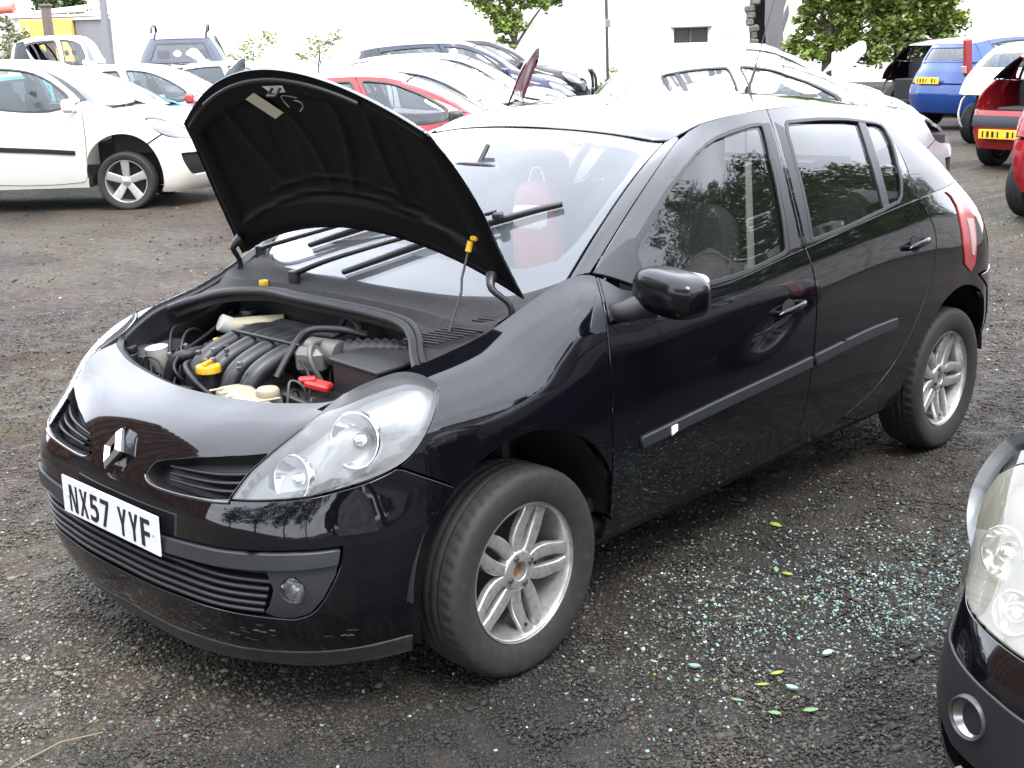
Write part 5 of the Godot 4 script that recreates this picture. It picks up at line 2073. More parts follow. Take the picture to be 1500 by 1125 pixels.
func stones() -> void:
	mat("stone", Color.WHITE, .75, 0.0, {"vertex_color_use_as_albedo": true})
	mat("shard", Color.WHITE, .12, 0.0, {"vertex_color_use_as_albedo": true})
	var tone := func(r: RandomNumberGenerator) -> Color:
		var k := .022 + .085 * pow(r.randf(), 2.0)
		if r.randf() < .05:
			k = .10 + .16 * r.randf()
		var w := r.randf()
		return Color(k * (.98 + .12 * w), k * .89, k * (.74 - .16 * w))
	for k in 3:
		scatter("gravel", pebble(60 + k), 62000, 70 + k, func(r): return view_spot(r, 2.6, 9.5, 1.6), func(r): return .0024 + .0052 * pow(r.randf(), 2.6), tone)
	scatter("gravel", pebble(66), 9000, 76, func(r): return view_spot(r, 2.8, 16.0, 1.3), func(r): return .006 + .011 * pow(r.randf(), 3.0), tone)
	# crumbs of broken window glass
	var sh := MB.new()
	sh.box(Vector3.ZERO, Vector3(1.6, 1.0, 1.3), Basis(Vector3(.3, .8, .5).normalized(), .6), .2)
	var sm_ := sh.mesh(mats.shard)
	var glass_tone := func(r: RandomNumberGenerator) -> Color:
		var k := .14 + .30 * r.randf()
		var w := r.randf()
		if w < .10:
			return Color(.50, .52, .16) * k
		if w < .45:
			return Color(.72, .95, .90) * k
		return Color(.46, .74, .62) * k
	var spots := [[-0.90, -0.48, 0.18, 0.12, 700], [-0.98, -1.11, 0.25, 0.12, 900], [-0.43, -1.18, 0.2, 0.1, 500], [-9.03, 1.81, 0.9, 0.6, 4000], [-0.99, -1.28, 0.22, 0.1, 2600], [-1.19, -1.36, 0.16, 0.1, 1500], [-0.94, -1.40, 0.2, 0.07, 1200], [-0.98, -0.94, 0.16, 0.12, 900], [-0.62, -0.95, 0.1, 0.1, 700], [-0.39, -1.06, 0.14, 0.06, 500], [-1.06, -1.54, 0.12, 0.08, 1500], [-1.09, -0.42, 0.25, 0.15, 400], [-8.70, 1.51, 0.6, 0.5, 3000], [-9.90, 2.23, 0.8, 0.4, 1500], [-5.38, 0.15, 0.5, 0.4, 900], [0.71, -0.09, 0.35, 0.25, 900], [0.78, 0.30, 0.3, 0.3, 500], [-0.35, -1.32, 0.4, 0.2, 600], [-1.76, 5.99, 0.6, 0.4, 300], [-1.74, -0.66, 0.4, 0.2, 500]]
	for c in spots:
		scatter("glass_crumbs", sm_, int(c[4] * (.46 if c[0] > -3.0 else .7)), int(c[0] * 100 + 1000), func(r): return Vector2(c[0] - .06 + r.randfn(0, c[2] * 1.9), c[1] + r.randfn(0, c[3] * 1.9)), func(r): return .0022 + .0046 * pow(r.randf(), 2.4), glass_tone, 2.5)
	scatter("glass_crumbs", sm_, 1500, 99, func(r): return view_spot(r, 2.8, 8.0, 1.3), func(r): return .0014 + .0026 * pow(r.randf(), 2.0), glass_tone, 2.5)

func leaf_mesh(m: Material, w := .5, bend := .18) -> ArrayMesh:
	var b := MB.new()
	var rows := []
	for k in 4:
		var f := k / 3.0
		var hw: float = w * [.12, .5, .42, .02][k]
		rows.append([v3(f - .5, -bend * f * f, -hw), v3(f - .5, -bend * f * f + .06 * sin(PI * f), 0), v3(f - .5, -bend * f * f, hw)])
	b.grid(rows)
	return b.mesh(m)

# a crown of leaves in clumps; blobs = [x, y, z, radius]
func crown(parent: Node3D, blobs: Array, count: int, leaf: float, sd: int, a: Color, b: Color) -> void:
	var r := RandomNumberGenerator.new()
	r.seed = sd
	var mm := MultiMesh.new()
	mm.transform_format = MultiMesh.TRANSFORM_3D
	mm.use_colors = true
	mm.mesh = leaf_mesh(mat("leaf", Color.WHITE, .5, 0.0, {"vertex_color_use_as_albedo": true, "backlight_enabled": true, "backlight": Color(.5, .55, .2)}))
	mm.instance_count = count
	var tot := 0.0
	for q in blobs:
		tot += q[3] * q[3]
	var clumps := []
	for q in blobs:
		for k in maxi(6, int(70.0 * q[3] * q[3] / tot * sqrt(blobs.size()))):
			var d := Vector3(r.randfn(), r.randfn() * .9, r.randfn()).normalized() * pow(r.randf(), .4)
			clumps.append([Vector3(q[0], q[1], q[2]) + d * q[3], q[3] * (.16 + .2 * r.randf()), r.randf()])
	for k in count:
		var c: Array = clumps[r.randi() % clumps.size()]
		var p: Vector3 = c[0] + Vector3(r.randfn(), r.randfn() * .8, r.randfn()) * c[1] * .55
		var s := leaf * (.6 + .8 * r.randf())
		var bs := Basis(Vector3.UP, r.randf() * TAU) * Basis(Vector3.RIGHT, r.randfn() * .7) * Basis(Vector3.BACK, r.randfn() * .6)
		mm.set_instance_transform(k, Transform3D(bs.scaled(Vector3(s, s, s)), p))
		mm.set_instance_color(k, a.lerp(b, clampf(c[2] * .7 + r.randf() * .4, 0, 1)))
	var o := MultiMeshInstance3D.new()
	o.name = "crown"
	o.multimesh = mm
	o.set_meta("kind", "stuff")
	parent.add_child(o, true)

func tree(called: String, label: String, category: String, at: Vector3, trunk: float, rad: float, blobs: Array, count: int, leaf: float, sd: int, a: Color, b: Color, group := "") -> void:
	var t := thing(called, label, category, at, 0.0, group)
	var r := RandomNumberGenerator.new()
	r.seed = sd
	var m := MB.new()
	m.tube(sm3([v3(0, -.1, 0), v3(.05 * trunk, trunk * .4, .02), v3(-.03 * trunk, trunk, 0)], 4), [rad * 1.3, rad * 1.1, rad, rad * .95, rad * .9, rad * .85, rad * .8, rad * .75, rad * .7], 10)
	part("trunk", m, mats.bark, t)
	for q in blobs:
		m = MB.new()
		var e := v3(q[0], q[1], q[2])
		var s := v3(-.03 * trunk, trunk * (.55 + .4 * r.randf()), 0)
		m.tube(sm3([s, s.lerp(e, .5) + v3(0, q[3] * .15, 0), e], 4), [rad * .55, rad * .5, rad * .45, rad * .4, rad * .35, rad * .3, rad * .22, rad * .16, rad * .1], 7)
		part("limb", m, mats.bark, t)
	crown(t, blobs, count, leaf, sd + 1, a, b)

func setting() -> void:
	var R := Vector3(-.70, 0, -.72).normalized()      # along the far wall
	var F := Vector3(-.72, 0, .70).normalized()       # away from the camera's side
	var wr := Basis(R, Vector3.UP, -F)
	var render := mat("painted_render", Color.WHITE, .85, 0.0, {"albedo_texture": ntex(noise(51, .006, 6), 1024, [[0.0, lin(.36, .33, .25)], [.30, lin(.5, .475, .40)], [.45, lin(.78, .77, .74)], [1.0, lin(.84, .84, .83)]]), "uv1_triplanar": true, "uv1_world_triplanar": true, "uv1_scale": Vector3(.16, .16, .16)})
	render.heightmap_enabled = true
	render.heightmap_texture = ntex(noise(52, .05, 5), 512, [])
	render.heightmap_scale = 1.5
	var concrete := mat("bare_concrete", Color.WHITE, .9, 0.0, {"albedo_texture": ntex(noise(53, .012, 6), 512, [[0.0, lin(.22, .21, .19)], [.5, lin(.42, .41, .37)], [1.0, lin(.6, .59, .55)]]), "uv1_triplanar": true, "uv1_world_triplanar": true, "uv1_scale": Vector3(.35, .35, .35)})
	mat("bark", lin(.09, .075, .055), .9)
	mat("dark_opening", lin(.012, .012, .013), .9)
	mat("grey_metal", lin(.18, .18, .19), .5, .3)
	mat("rusty_post", Color.WHITE, .85, 0.0, {"albedo_texture": ntex(noise(54, .05, 4), 256, [[0.0, lin(.05, .035, .03)], [.6, lin(.13, .10, .085)], [1.0, lin(.25, .22, .2)]]), "uv1_triplanar": true, "uv1_scale": Vector3(1, 1, 1)})
	# far building: a long rendered wall with two openings
	var at := Vector3(-19.94, 0, 37.21)
	var wall := thing("rendered_building", "long white rendered building wall along the back of the yard", "building")
	var m := MB.new()
	var put := func(u0: float, u1: float, v0: float, v1: float, d: float) -> void:
		m.box(at + R * (u0 + u1) * .5 + Vector3.UP * (v0 + v1) * .5 + F * (.2 + d), Vector3(u1 - u0, v1 - v0, .4), wr, .01)
	# (u along the wall, v up): window 19.2..20.3, doorway 21.8..23.1
	put.call(0.0, 19.16, 0.0, 9.0, 0.0)
	put.call(19.16, 20.34, 0.0, 1.46, 0.0)
	put.call(19.16, 20.34, 1.95, 9.0, 0.0)
	put.call(20.34, 21.75, 0.0, 9.0, 0.0)
	put.call(21.75, 23.1, 0.0, 1.35, 0.0)
	put.call(21.75, 23.1, 4.2, 9.0, 0.0)
	put.call(23.1, 27.0, 0.0, 9.0, 0.0)
	part("wall", m, render, wall)
	m = MB.new()
	m.box(at + R * 19.75 + Vector3.UP * 1.705 + F * .30, Vector3(1.18, .49, .04), wr, .0)
	var win := part("window", m, mat("dirty_pane", lin(.05, .055, .05), .25), wall)
	m = MB.new()
	m.box(at + R * 19.75 + Vector3.UP * 1.705 + F * .22, Vector3(.05, .49, .08), wr, .004)
	m.box(at + R * 19.75 + Vector3.UP * 1.98 + F * .0, Vector3(1.4, .05, .5), wr, .01)
	part("window_frame", m, mats.grey_metal, win)
	m = MB.new()
	m.box(at + R * 22.42 + Vector3.UP * 2.7 + F * .8, Vector3(1.9, 3.4, .1), wr, 0)
	part("dark_doorway", m, mats.dark_opening, wall)
	# torn grey sheeting and broken render round the doorway
	var ra := RandomNumberGenerator.new()
	ra.seed = 4
	m = MB.new()
	var rows := []
	for k in 9:
		var row := []
		for j in 5:
			row.append(at + R * (22.2 + .12 * k + .12 * ra.randf()) + Vector3.UP * (1.0 + .42 * j + .2 * ra.randf() + .14 * (8 - k) * j * .5) - F * (.05 + .10 * ra.randf()))
		rows.append(row)
	m.grid(rows)
	part("torn_sheeting", m, mat("grey_sheet", lin(.11, .11, .115), .7), wall)
	m = MB.new()
	for k in 14:
		var u := 21.70 + .16 * ra.randf()
		m.box(at + R * (u + .12 * ra.randf()) + Vector3.UP * (1.2 + .22 * k) + F * .1, Vector3(.20 + .2 * ra.randf(), .24, .34), wr * Basis(Vector3(0, 0, 1), .5 * (ra.randf() - .5)), .05)
	part("broken_edge", m, mat("sooty_render", Color.WHITE, .9, 0.0, {"albedo_texture": ntex(noise(58, .02, 5), 256, [[0.0, lin(.04, .037, .033)], [.6, lin(.12, .11, .095)], [1.0, lin(.3, .28, .24)]]), "uv1_triplanar": true, "uv1_scale": Vector3(.8, .8, .8)}), wall)
	# lower white wall on the right
	var yard := thing("yard_wall", "white yard wall behind the bushes at the right", "wall")
	m = MB.new()
	m.box(Vector3(-40.0, 1.7, 11.0), Vector3(22.0, 3.4, .4), Basis(Vector3.UP, deg_to_rad(112.0)), .02)
	part("wall_face", m, render, yard)
	m = MB.new()
	m.box(Vector3(-40.0, 3.46, 11.0), Vector3(22.0, .12, .5), Basis(Vector3.UP, deg_to_rad(112.0)), .02)
	part("coping", m, concrete, yard)
	# far-left corner of the yard
	var far := func(px_r: float, dep: float) -> Vector3:
		# px_r metres right of the camera's axis, dep metres away
		return Vector3(2.28, 0, -3.01) + F * dep + R * px_r
	mat("ochre_steel", lin(.62, .42, .10), .7)
	mat("white_steel", lin(.72, .72, .70), .5)
	mat("red_steel", lin(.45, .10, .07), .6)
	var tk := thing("skip_container", "ochre yellow steel container standing in the far left corner of the yard", "container")
	m = MB.new()
	m.box(far.call(-21.7, 62.0) + Vector3.UP * 2.0, Vector3(2.4, 2.7, 1.6), wr, .03)
	part("container_body", m, mats.ochre_steel, tk)
	for k in 6:
		m = MB.new()
		m.box(far.call(-22.8 + .44 * k, 61.17) + Vector3.UP * 2.0, Vector3(.10, 2.5, .10), wr, .02)
		part("container_rib", m, mats.ochre_steel, tk)
	var gh := thing("grey_shed", "low grey metal shed beside the yellow container", "shed")
	m = MB.new()
	m.box(far.call(-19.7, 62.4) + Vector3.UP * 1.65, Vector3(1.5, 3.3, 1.4), wr, .02)
	part("shed_wall", m, mats.grey_metal, gh)
	m = MB.new()
	m.box(far.call(-19.7, 62.4) + Vector3.UP * 3.34, Vector3(1.7, .08, 1.7), wr * Basis(Vector3(1, 0, 0), .05), .02)
	part("shed_roof", m, mats.white_steel, gh)
	var lw := thing("low_block_wall", "low pale block wall behind the yellow container", "wall")
	m = MB.new()
	m.box(far.call(-23.5, 64.5) + Vector3.UP * 1.75, Vector3(13.0, 3.5, .3), wr, .02)
	part("wall_face", m, concrete, lw)
	m = MB.new()
	m.box(far.call(-23.5, 64.5) + Vector3.UP * 3.56, Vector3(13.0, .12, .5), wr, .02)
	part("coping", m, mats.white_steel, lw)
	for q in [["scrap_panel", -25.2, 3.95, 1.9, .5, "red_steel", "faded red panel lying on the low block wall"], ["pipe_bundle", -22.0, 3.82, 2.6, .28, "white_steel", "bundle of white pipes lying on the low block wall"]]:
		m = MB.new()
		for k in 3:
			m.tube([far.call(q[1] - q[3] * .5, 64.3 + .12 * k) + Vector3.UP * (q[2] - .1), far.call(q[1] + q[3] * .5, 64.3 + .12 * k) + Vector3.UP * (q[2] + .06 * k)], q[4] * .4, 8)
		tag(part(q[0], m, mats[q[5]], self), q[6], "scrap")
	var post := thing("rusty_post", "rusty brown steel post in the far left corner", "post")
	m = MB.new()
	m.box(far.call(-17.6, 50.0) + Vector3.UP * 1.75, Vector3(.32, 3.5, .3), wr, .03)
	part("post_shaft", m, mats.rusty_post, post)
	m = MB.new()
	m.box(far.call(-17.6, 50.0) + Vector3.UP * 3.55, Vector3(.42, .10, .4), wr, .02)
	part("post_cap", m, mats.rusty_post, post)
	var gp := thing("corner_post", "tall grey post at the left corner of the white building", "post")
	m = MB.new()
	m.box(at - R * .18 + Vector3.UP * 3.0, Vector3(.22, 6.0, .22), wr, .03)
	part("post_shaft", m, mats.grey_metal, gp)
	m = MB.new()
	m.box(at - R * .18 + Vector3.UP * .05, Vector3(.5, .1, .5), wr, .02)
	part("post_foot", m, concrete, gp)
	var pole := thing("cable_pole", "thin dark pole standing in front of the white building", "pole")
	m = MB.new()
	m.tube([Vector3(-25.56, 0, 20.01), Vector3(-25.50, 3.0, 20.0), Vector3(-25.52, 8.0, 20.05)], [.045, .04, .035], 8)
	part("pole_shaft", m, mats.iron, pole)
	m = MB.new()
	m.box(Vector3(-25.52, 2.1, 19.97), Vector3(.14, .22, .10), wr, .01)
	part("junction_box", m, mats.grey_metal, pole)
	# plants
	var ga := Color(.065, .10, .020)
	var gb := Color(.22, .29, .055)
	tree("bushy_tree", "bright green bushy tree against the building behind the black four-wheel drive", "tree", Vector3(-28.05, 0, 26.05), 1.9, .10, [[.1, 2.4, .1, .55], [.6, 3.2, .6, .75], [-.3, 3.4, -.3, .7], [-.9, 3.1, -.9, .5], [.2, 1.8, .2, .35]], 5000, .16, 201, ga, gb)
	tree("broad_tree", "broad dense green tree beside the dark doorway at the upper right", "tree", Vector3(-32.59, 0, 17.10), 2.0, .16, [[0, 2.5, 0, .8], [-.5, 3.1, -.5, .9], [.4, 3.2, .4, .8], [-.9, 2.4, -.9, .8], [.5, 2.3, .5, .5], [-.3, 1.6, -.3, .7], [.1, 4.2, 0, 1.0], [.4, 1.3, .4, .7], [-.9, 1.4, -.9, .7]], 15000, .17, 203, ga, gb)
	tree("broad_tree", "darker green tree between the broad tree and the white yard wall", "tree", Vector3(-32.25, 0, 14.59), 2.0, .16, [[0, 2.3, 0, .9], [-.5, 2.7, -.5, .8], [.5, 3.0, .5, .9], [-.8, 2.1, -.9, .7], [.2, 1.4, .2, .8], [-.2, 3.6, -.2, .9], [-.7, 1.3, -.8, .8]], 15000, .17, 207, ga * .75, gb * .8)
	tree("wall_shrub", "thin shrub growing over the white yard wall at the right edge", "shrub", Vector3(-35.6, 0, 10.2), 1.4, .06, [[0, 2.0, 0, .45], [-.7, 2.5, -.7, .4], [-1.3, 2.2, -1.4, .45], [-1.9, 2.6, -2.0, .3]], 1700, .15, 209, ga, gb)
	var weeds := [[-27.2, 21.0, .5, "weeds at the foot of the building beside the thin pole"], [-20.4, 34.6, .55, "weeds at the left foot of the building beside the grey corner post"], [-22.4, 32.6, .7, "tangled creeper on the building behind the silver grey vehicle"], [-23.9, 31.0, .6, "green creeper on the building right of the silver grey vehicle"]]
	for k in weeds.size():
		var w: Array = weeds[k]
		var wa := ga * 1.1 if k < 2 else Color(.20, .24, .11)  # both creepers are paler: wall glare put into the leaf colour
		var wb := gb if k < 2 else Color(.36, .40, .22)
		tree("weed_clump", w[3], "weeds", Vector3(w[0], 0, w[1]), .6 + (1.0 if k >= 2 else 0.0), .03, [[0, .5 + (1.2 if k >= 2 else 0.0), 0, w[2] * .7], [-.4, .4 + (1.6 if k >= 2 else 0.0), -.4, w[2] * .5], [.4, .3 + (1.1 if k >= 2 else 0.0), .4, w[2] * .4]], 420, .12, 220 + k, wa, wb)
	tree("scrub_bush", "sparse grey green bush in front of the low block wall in the far left corner", "bush", far.call(-18.7, 49.0), 1.6, .06, [[0, 2.0, 0, .5], [-.5, 2.4, .5, .45], [.5, 1.6, -.5, .4], [.2, 2.9, -.2, .3]], 1400, .14, 231, Color(.12, .13, .07), Color(.26, .27, .18))
	tree("far_tree", "rounded green tree beyond the low block wall at the upper left", "tree", far.call(-26.6, 78.0), 3.0, .2, [[0, 4.6, 0, 1.3], [-1.6, 4.8, 1.6, 1.2], [1.5, 4.7, -1.4, 1.1], [0, 6.0, 0, 1.6]], 7000, .24, 233, Color(.05, .075, .025), Color(.12, .16, .06))
	# behind and beside the photographer, seen only in the paint and the windows: concrete wall with trees, an added shed and added trees
	var back := thing("retaining_wall", "tall concrete retaining wall along the near side of the yard", "wall")
	for k in 13:
		m = MB.new()
		m.box(Vector3(-36.0 + 3.0 * k, 1.15 + .135 * (12 - k), -9.6 - .05 * (k % 2)), Vector3(2.97, 2.3 + .27 * (12 - k), .3), Basis.IDENTITY, .03)
		part("wall_panel", m, concrete, back)
	for k in 13:
		m = MB.new()
		m.box(Vector3(-36.0 + 3.0 * k, 2.36 + .27 * (12 - k), -9.6), Vector3(2.99, .14, .46), Basis.IDENTITY, .02)
		part("coping_slab", m, concrete, back)
	var sh := thing("added_rusty_shed", "rusty brown corrugated shed added out of view for a brown reflection", "shed")  # unseen shed, put in to give the nose a brown reflection
	for k in 16:
		m = MB.new()
		m.tube([Vector3(2.9 + .5 * k, 0, 9.4 - .1 * k), Vector3(2.9 + .5 * k, 9.2 - .25 * absf(k - 8), 9.4 - .1 * k)], .30, 8)
		part("corrugated_sheet", m, mat("rust_sheet", Color.WHITE, .8, 0.0, {"albedo_texture": ntex(noise(57, .02, 5), 256, [[0.0, lin(.05, .03, .02)], [.6, lin(.16, .08, .045)], [1.0, lin(.28, .2, .15)]]), "uv1_triplanar": true, "uv1_scale": Vector3(.3, .3, .3)}), sh)
	var kinds := [[-31.0, 12.5], [-25.0, 14.0], [-19.5, 13.5], [-13.0, 6.4], [-6.5, 3.9], [2.5, 3.6], [9.5, 13.0], [15.5, 14.0], [19.5, 15.0], [21.0, 13.0]]  # last four are unseen trees added to darken reflections in the cars
	for k in kinds.size():
		var h: float = kinds[k][1]
		tree("roadside_tree", ["tall leafy tree behind the retaining wall, farthest along it", "tallest leafy tree behind the retaining wall, second from the far end", "tall leafy tree behind the middle of the retaining wall", "low leafy tree behind the middle of the retaining wall", "small leafy tree behind the near part of the retaining wall", "leafy tree behind the near end of the retaining wall", "leafy tree added behind the camera for dark reflections, nearest the retaining wall", "leafy tree added behind the camera for dark reflections, second from the retaining wall", "leafy tree added behind the camera for dark reflections, third from the retaining wall", "leafy tree added behind the camera for dark reflections, farthest from the retaining wall"][k], "tree", Vector3(kinds[k][0], 0, [-12.6, -13.4, -12.6, -13.4, -12.6, -13.4, -12.0, -8.5, -2.5, 4.0][k]), h * .5, .22, [[0, h * .75, 0, h * .28], [-h * .25, h * .6, .3, h * .26], [h * .26, h * .62, -.3, h * .27], [.3, h * .95, 0, h * .22], [-.6, h * .42, .5, h * .24], [h * .15, h * .38, .6, h * .2]], 7000, .34, 240 + k, ga * .8, gb * .7, "trees along the near side of the yard")

# ---- other cars: the same kind of panels bent to other lengths, heights and roof lines
var template := []
var hood_mb: MB

func lerp_at(x: float, a: Array, b: Array) -> float:
	# piecewise straight; a runs downwards or upwards
	var n: int = a.size()
	var up: bool = a[n - 1] > a[0]
	for k in n - 1:
		var inside: bool = x <= a[k + 1] if up else x >= a[k + 1]
		if inside or k == n - 2:
			return b[k] + (b[k + 1] - b[k]) * (x - a[k]) / (a[k + 1] - a[k])
	return b[0]

func bend(o: MB, s: Dictionary) -> MB:
	var xa := [.8, 0.0, -.3, -.95, -2.575, -3.2]
	var ya := [0.0, .27, .70, 1.02, 1.5]
	var xb: Array = s.xs
	var yb: Array = s.ys
	var zs: float = s.get("zs", 1.0)
	var tail: float = s.get("tail", 0.0)        # pushes the upper rear back for an upright tail
	var r := MB.new()
	r.t = o.t
	r.c = o.c
	r.i = o.i.duplicate()
	r.v.resize(o.v.size())
	r.n.resize(o.v.size())
	var h := .02
	for k in o.v.size():
		var p := o.v[k]
		var y := lerp_at(p.y, ya, yb)
		var x := lerp_at(p.x, xa, xb)
		var dx := (lerp_at(p.x + h, xa, xb) - lerp_at(p.x - h, xa, xb)) / (2.0 * h)
		var dy := (lerp_at(p.y + h, ya, yb) - lerp_at(p.y - h, ya, yb)) / (2.0 * h)
		var up := clampf((p.y - 1.0) / .5, 0.0, 1.0)
		x -= tail * up * smoothstep(-1.4, -2.5, p.x)
		x += s.get("screen", 0.0) * up * smoothstep(-1.6, -.9, p.x)
		r.v[k] = Vector3(x, y, p.z * zs)
		r.n[k] = Vector3(o.n[k].x / dx, o.n[k].y / dy, o.n[k].z / zs).normalized()
	return r

func bendp(p: Vector3, s: Dictionary) -> Vector3:
	var m := MB.new()
	m.vert(p, Vector3.UP)
	return bend(m, s).v[0]

func parked_car(called: String, label: String, at: Vector3, turn_deg: float, s: Dictionary, category := "car") -> Node3D:
	var root := thing(called, label, category, at, deg_to_rad(turn_deg), s.get("group", "scrap cars parked round the yard"))
	var paint: Material = s.paint
	var trim: Material = mats.get(s.get("trim", "grey_plastic"))
	var skip: Array = s.get("skip", [])
	var made := {}
	var pm := {"paint": paint, "paint_body": paint, "gloss_black": mats.gloss_black if s.get("dark_tail", true) else paint, "side_glass": mats.get(s.get("glass", "far_glass")), "screen_glass": mats.far_glass, "lamp_bowl": mats.get(s.get("lamp", "lamp_bowl")), "pillar_trim": mats.pillar_trim, "frit": mats.frit}
	for e in template:
		if skip.has(e[0]) or skip.has(e[4]):
			continue
		var m: Material = pm.get(e[2], mats.get(e[2]))
		if e[0] == "windscreen_pillar" and s.has("pillar"):
			m = mats[s.pillar]
		var ps: Array = [root, root]
		if e[4] != "":
			if not made.has(e[4]):
				continue
			ps = made[e[4]]
		var b := bend(e[1], s)
		if e[3]:
			made[e[0]] = pair(e[0], b, m, ps[0], ps[ps.size() - 1])
		else:
			made[e[0]] = [part(e[0], b, m, ps[0])]
	var m: MB
	# bonnet
	var hood: String = s.get("hood", "shut")
	if hood != "none":
		m = bend(hood_mb, s)
		if hood == "open":
			var hinge := bendp(v3(-.10, .985, 0), s)
			m = m.moved(Transform3D(Basis.IDENTITY, hinge) * Transform3D(Basis(Vector3(0, 0, 1), deg_to_rad(s.get("hood_angle", 62.0))), Vector3.ZERO) * Transform3D(Basis.IDENTITY, -hinge))
		part("bonnet", m, s.get("hood_paint", paint), root)
	m = MB.new()
	m.box(bendp(v3(.12, .62, 0), s), v3(.7, .3, 1.1), Basis.IDENTITY, .04)
	for k in 5:
		m.box(bendp(v3(.35 - .14 * k, .80, -.4 + .2 * k), s), v3(.16, .12, .18), Basis(Vector3.UP, k), .03)
	part("engine", m, mats.iron_dirty, root)
	# scuttle
	m = MB.new()
	m.box(bendp(v3(-.10, .95, 0), s), v3(.22, .05, 1.2), Basis.IDENTITY, .01)
	part("scuttle", m, mats.black_plastic, root)
	# mirrors
	m = MB.new()
	var mp := bendp(v3(-.455, 1.035, -.965), s)
	blob(m, mp, v3(.07, .075, .105), .55, .6, Basis(Vector3.UP, -.18), 20, 12)
	m.tube([bendp(v3(-.42, .98, -.80), s), mp], .03, 8)
	pair("door_mirror", m, mats.get(s.get("mirror", ""), paint), root, root)
	# wheels
	var xf := bendp(v3(0, .3, -.735), s)
	var xr := bendp(v3(-2.575, .3, -.735), s)
	var R: float = s.get("R", .30)
	var style: String = s.get("wheel", "steel")
	for q in [[xf, -1], [xr, -1], [xf, 1], [xr, 1]]:
		wheel(root, Vector3(q[0].x, R, absf(q[0].z) * q[1]), q[1], 1.57 + q[0].x, 0.0, style, R, false)
	# underside, arches, cabin
	m = MB.new()
	var yb: Array = s.ys
	m.box(v3((xf.x + xr.x) * .5, yb[1] + .04, 0), v3(absf(xr.x - xf.x) + .9, .08, 1.05 * s.get("zs", 1.0)), Basis.IDENTITY, .02)
	m.box(v3((xf.x + xr.x) * .5, yb[1] + .06, 0), v3(absf(xr.x - xf.x) - .8, .12, 1.5 * s.get("zs", 1.0)), Basis.IDENTITY, .02)
	m.box(v3(xf.x, .5, 0), v3(.75, .5, 1.05), Basis.IDENTITY, .02)
	m.box(v3(xr.x, .5, 0), v3(.75, .5, 1.05), Basis.IDENTITY, .02)
	part("underbody", m, mats.black_void, root)
	m = MB.new()
	for z in [-.37, .37]:
		blob(m, bendp(v3(-1.28, .84, z), s), v3(.08, .36, .23), .5, .5, Basis(Vector3(0, 0, 1), .2), 14, 8)
		blob(m, bendp(v3(-1.38, 1.20, z), s), v3(.05, .09, .13), .6, .5, Basis(Vector3(0, 0, 1), .2), 12, 6)
	blob(m, bendp(v3(-2.27, .82, 0), s), v3(.09, .34, .6), .5, .3, Basis(Vector3(0, 0, 1), .2), 14, 8)
	part("seats", m, mats.seat_cloth, root)
	m = MB.new()
	m.box(bendp(v3(-.48, .88, 0), s), v3(.45, .18, 1.35 * s.get("zs", 1.0)), Basis.IDENTITY, .05)
	part("dashboard", m, mats.dash, root)
	# side rubbing strip, plate
	if not skip.has("front_door"):
		for e in side_strips:
			pair("side_moulding", bend(e[1], s), trim, made[e[0]][0], made[e[0]][1])
	if not skip.has("front_bumper"):
		m = MB.new()
		m.box(bendp(v3(.805, .50, 0), s), v3(.012, .11, .52), Basis.IDENTITY, .003)
		part("number_plate", m, mats.plate_white, made.front_bumper[0])
	if s.get("rear_strip", false):
		m = MB.new()
		var us := SA.um
		m.patch(SA, both(pl([us, .28, 4.4, .28, 4.1, .30, 4.1, .40, 4.4, .41, us, .41]), us), [], .1, .012, .014, .003, 0.0)
		part("bumper_strip", bend(m, s), mats.grey_plastic, root)
	if s.get("yellow_plate", false):
		m = MB.new()
		var q := bendp(v3(s.get("plate_x", -3.20), s.get("plate_y", .62), s.get("plate_z", 0.0)), s)
		m.box(q, v3(.03, .11, .52), Basis.IDENTITY, .003)
		var pp := part("rear_plate", m, mats.plate_yellow, root)
		m = MB.new()
		for k in 7:
			if k != 4:
				m.box(q + v3(-.016, 0, -.2 + .066 * k), v3(.006, .07, .03 if k % 3 else .018), Basis.IDENTITY, 0)
		var pc := part("plate_characters", m, mats.plate_black, pp)
		pc.set_meta("kind", "stuff")
	return root

var side_strips := []

func car_paint(called: String, c: Color, metal := 0.0) -> StandardMaterial3D:
	return mat(called, c, .25, metal, {"metallic_specular": .25, "clearcoat_enabled": true, "clearcoat": .8, "clearcoat_roughness": .05})

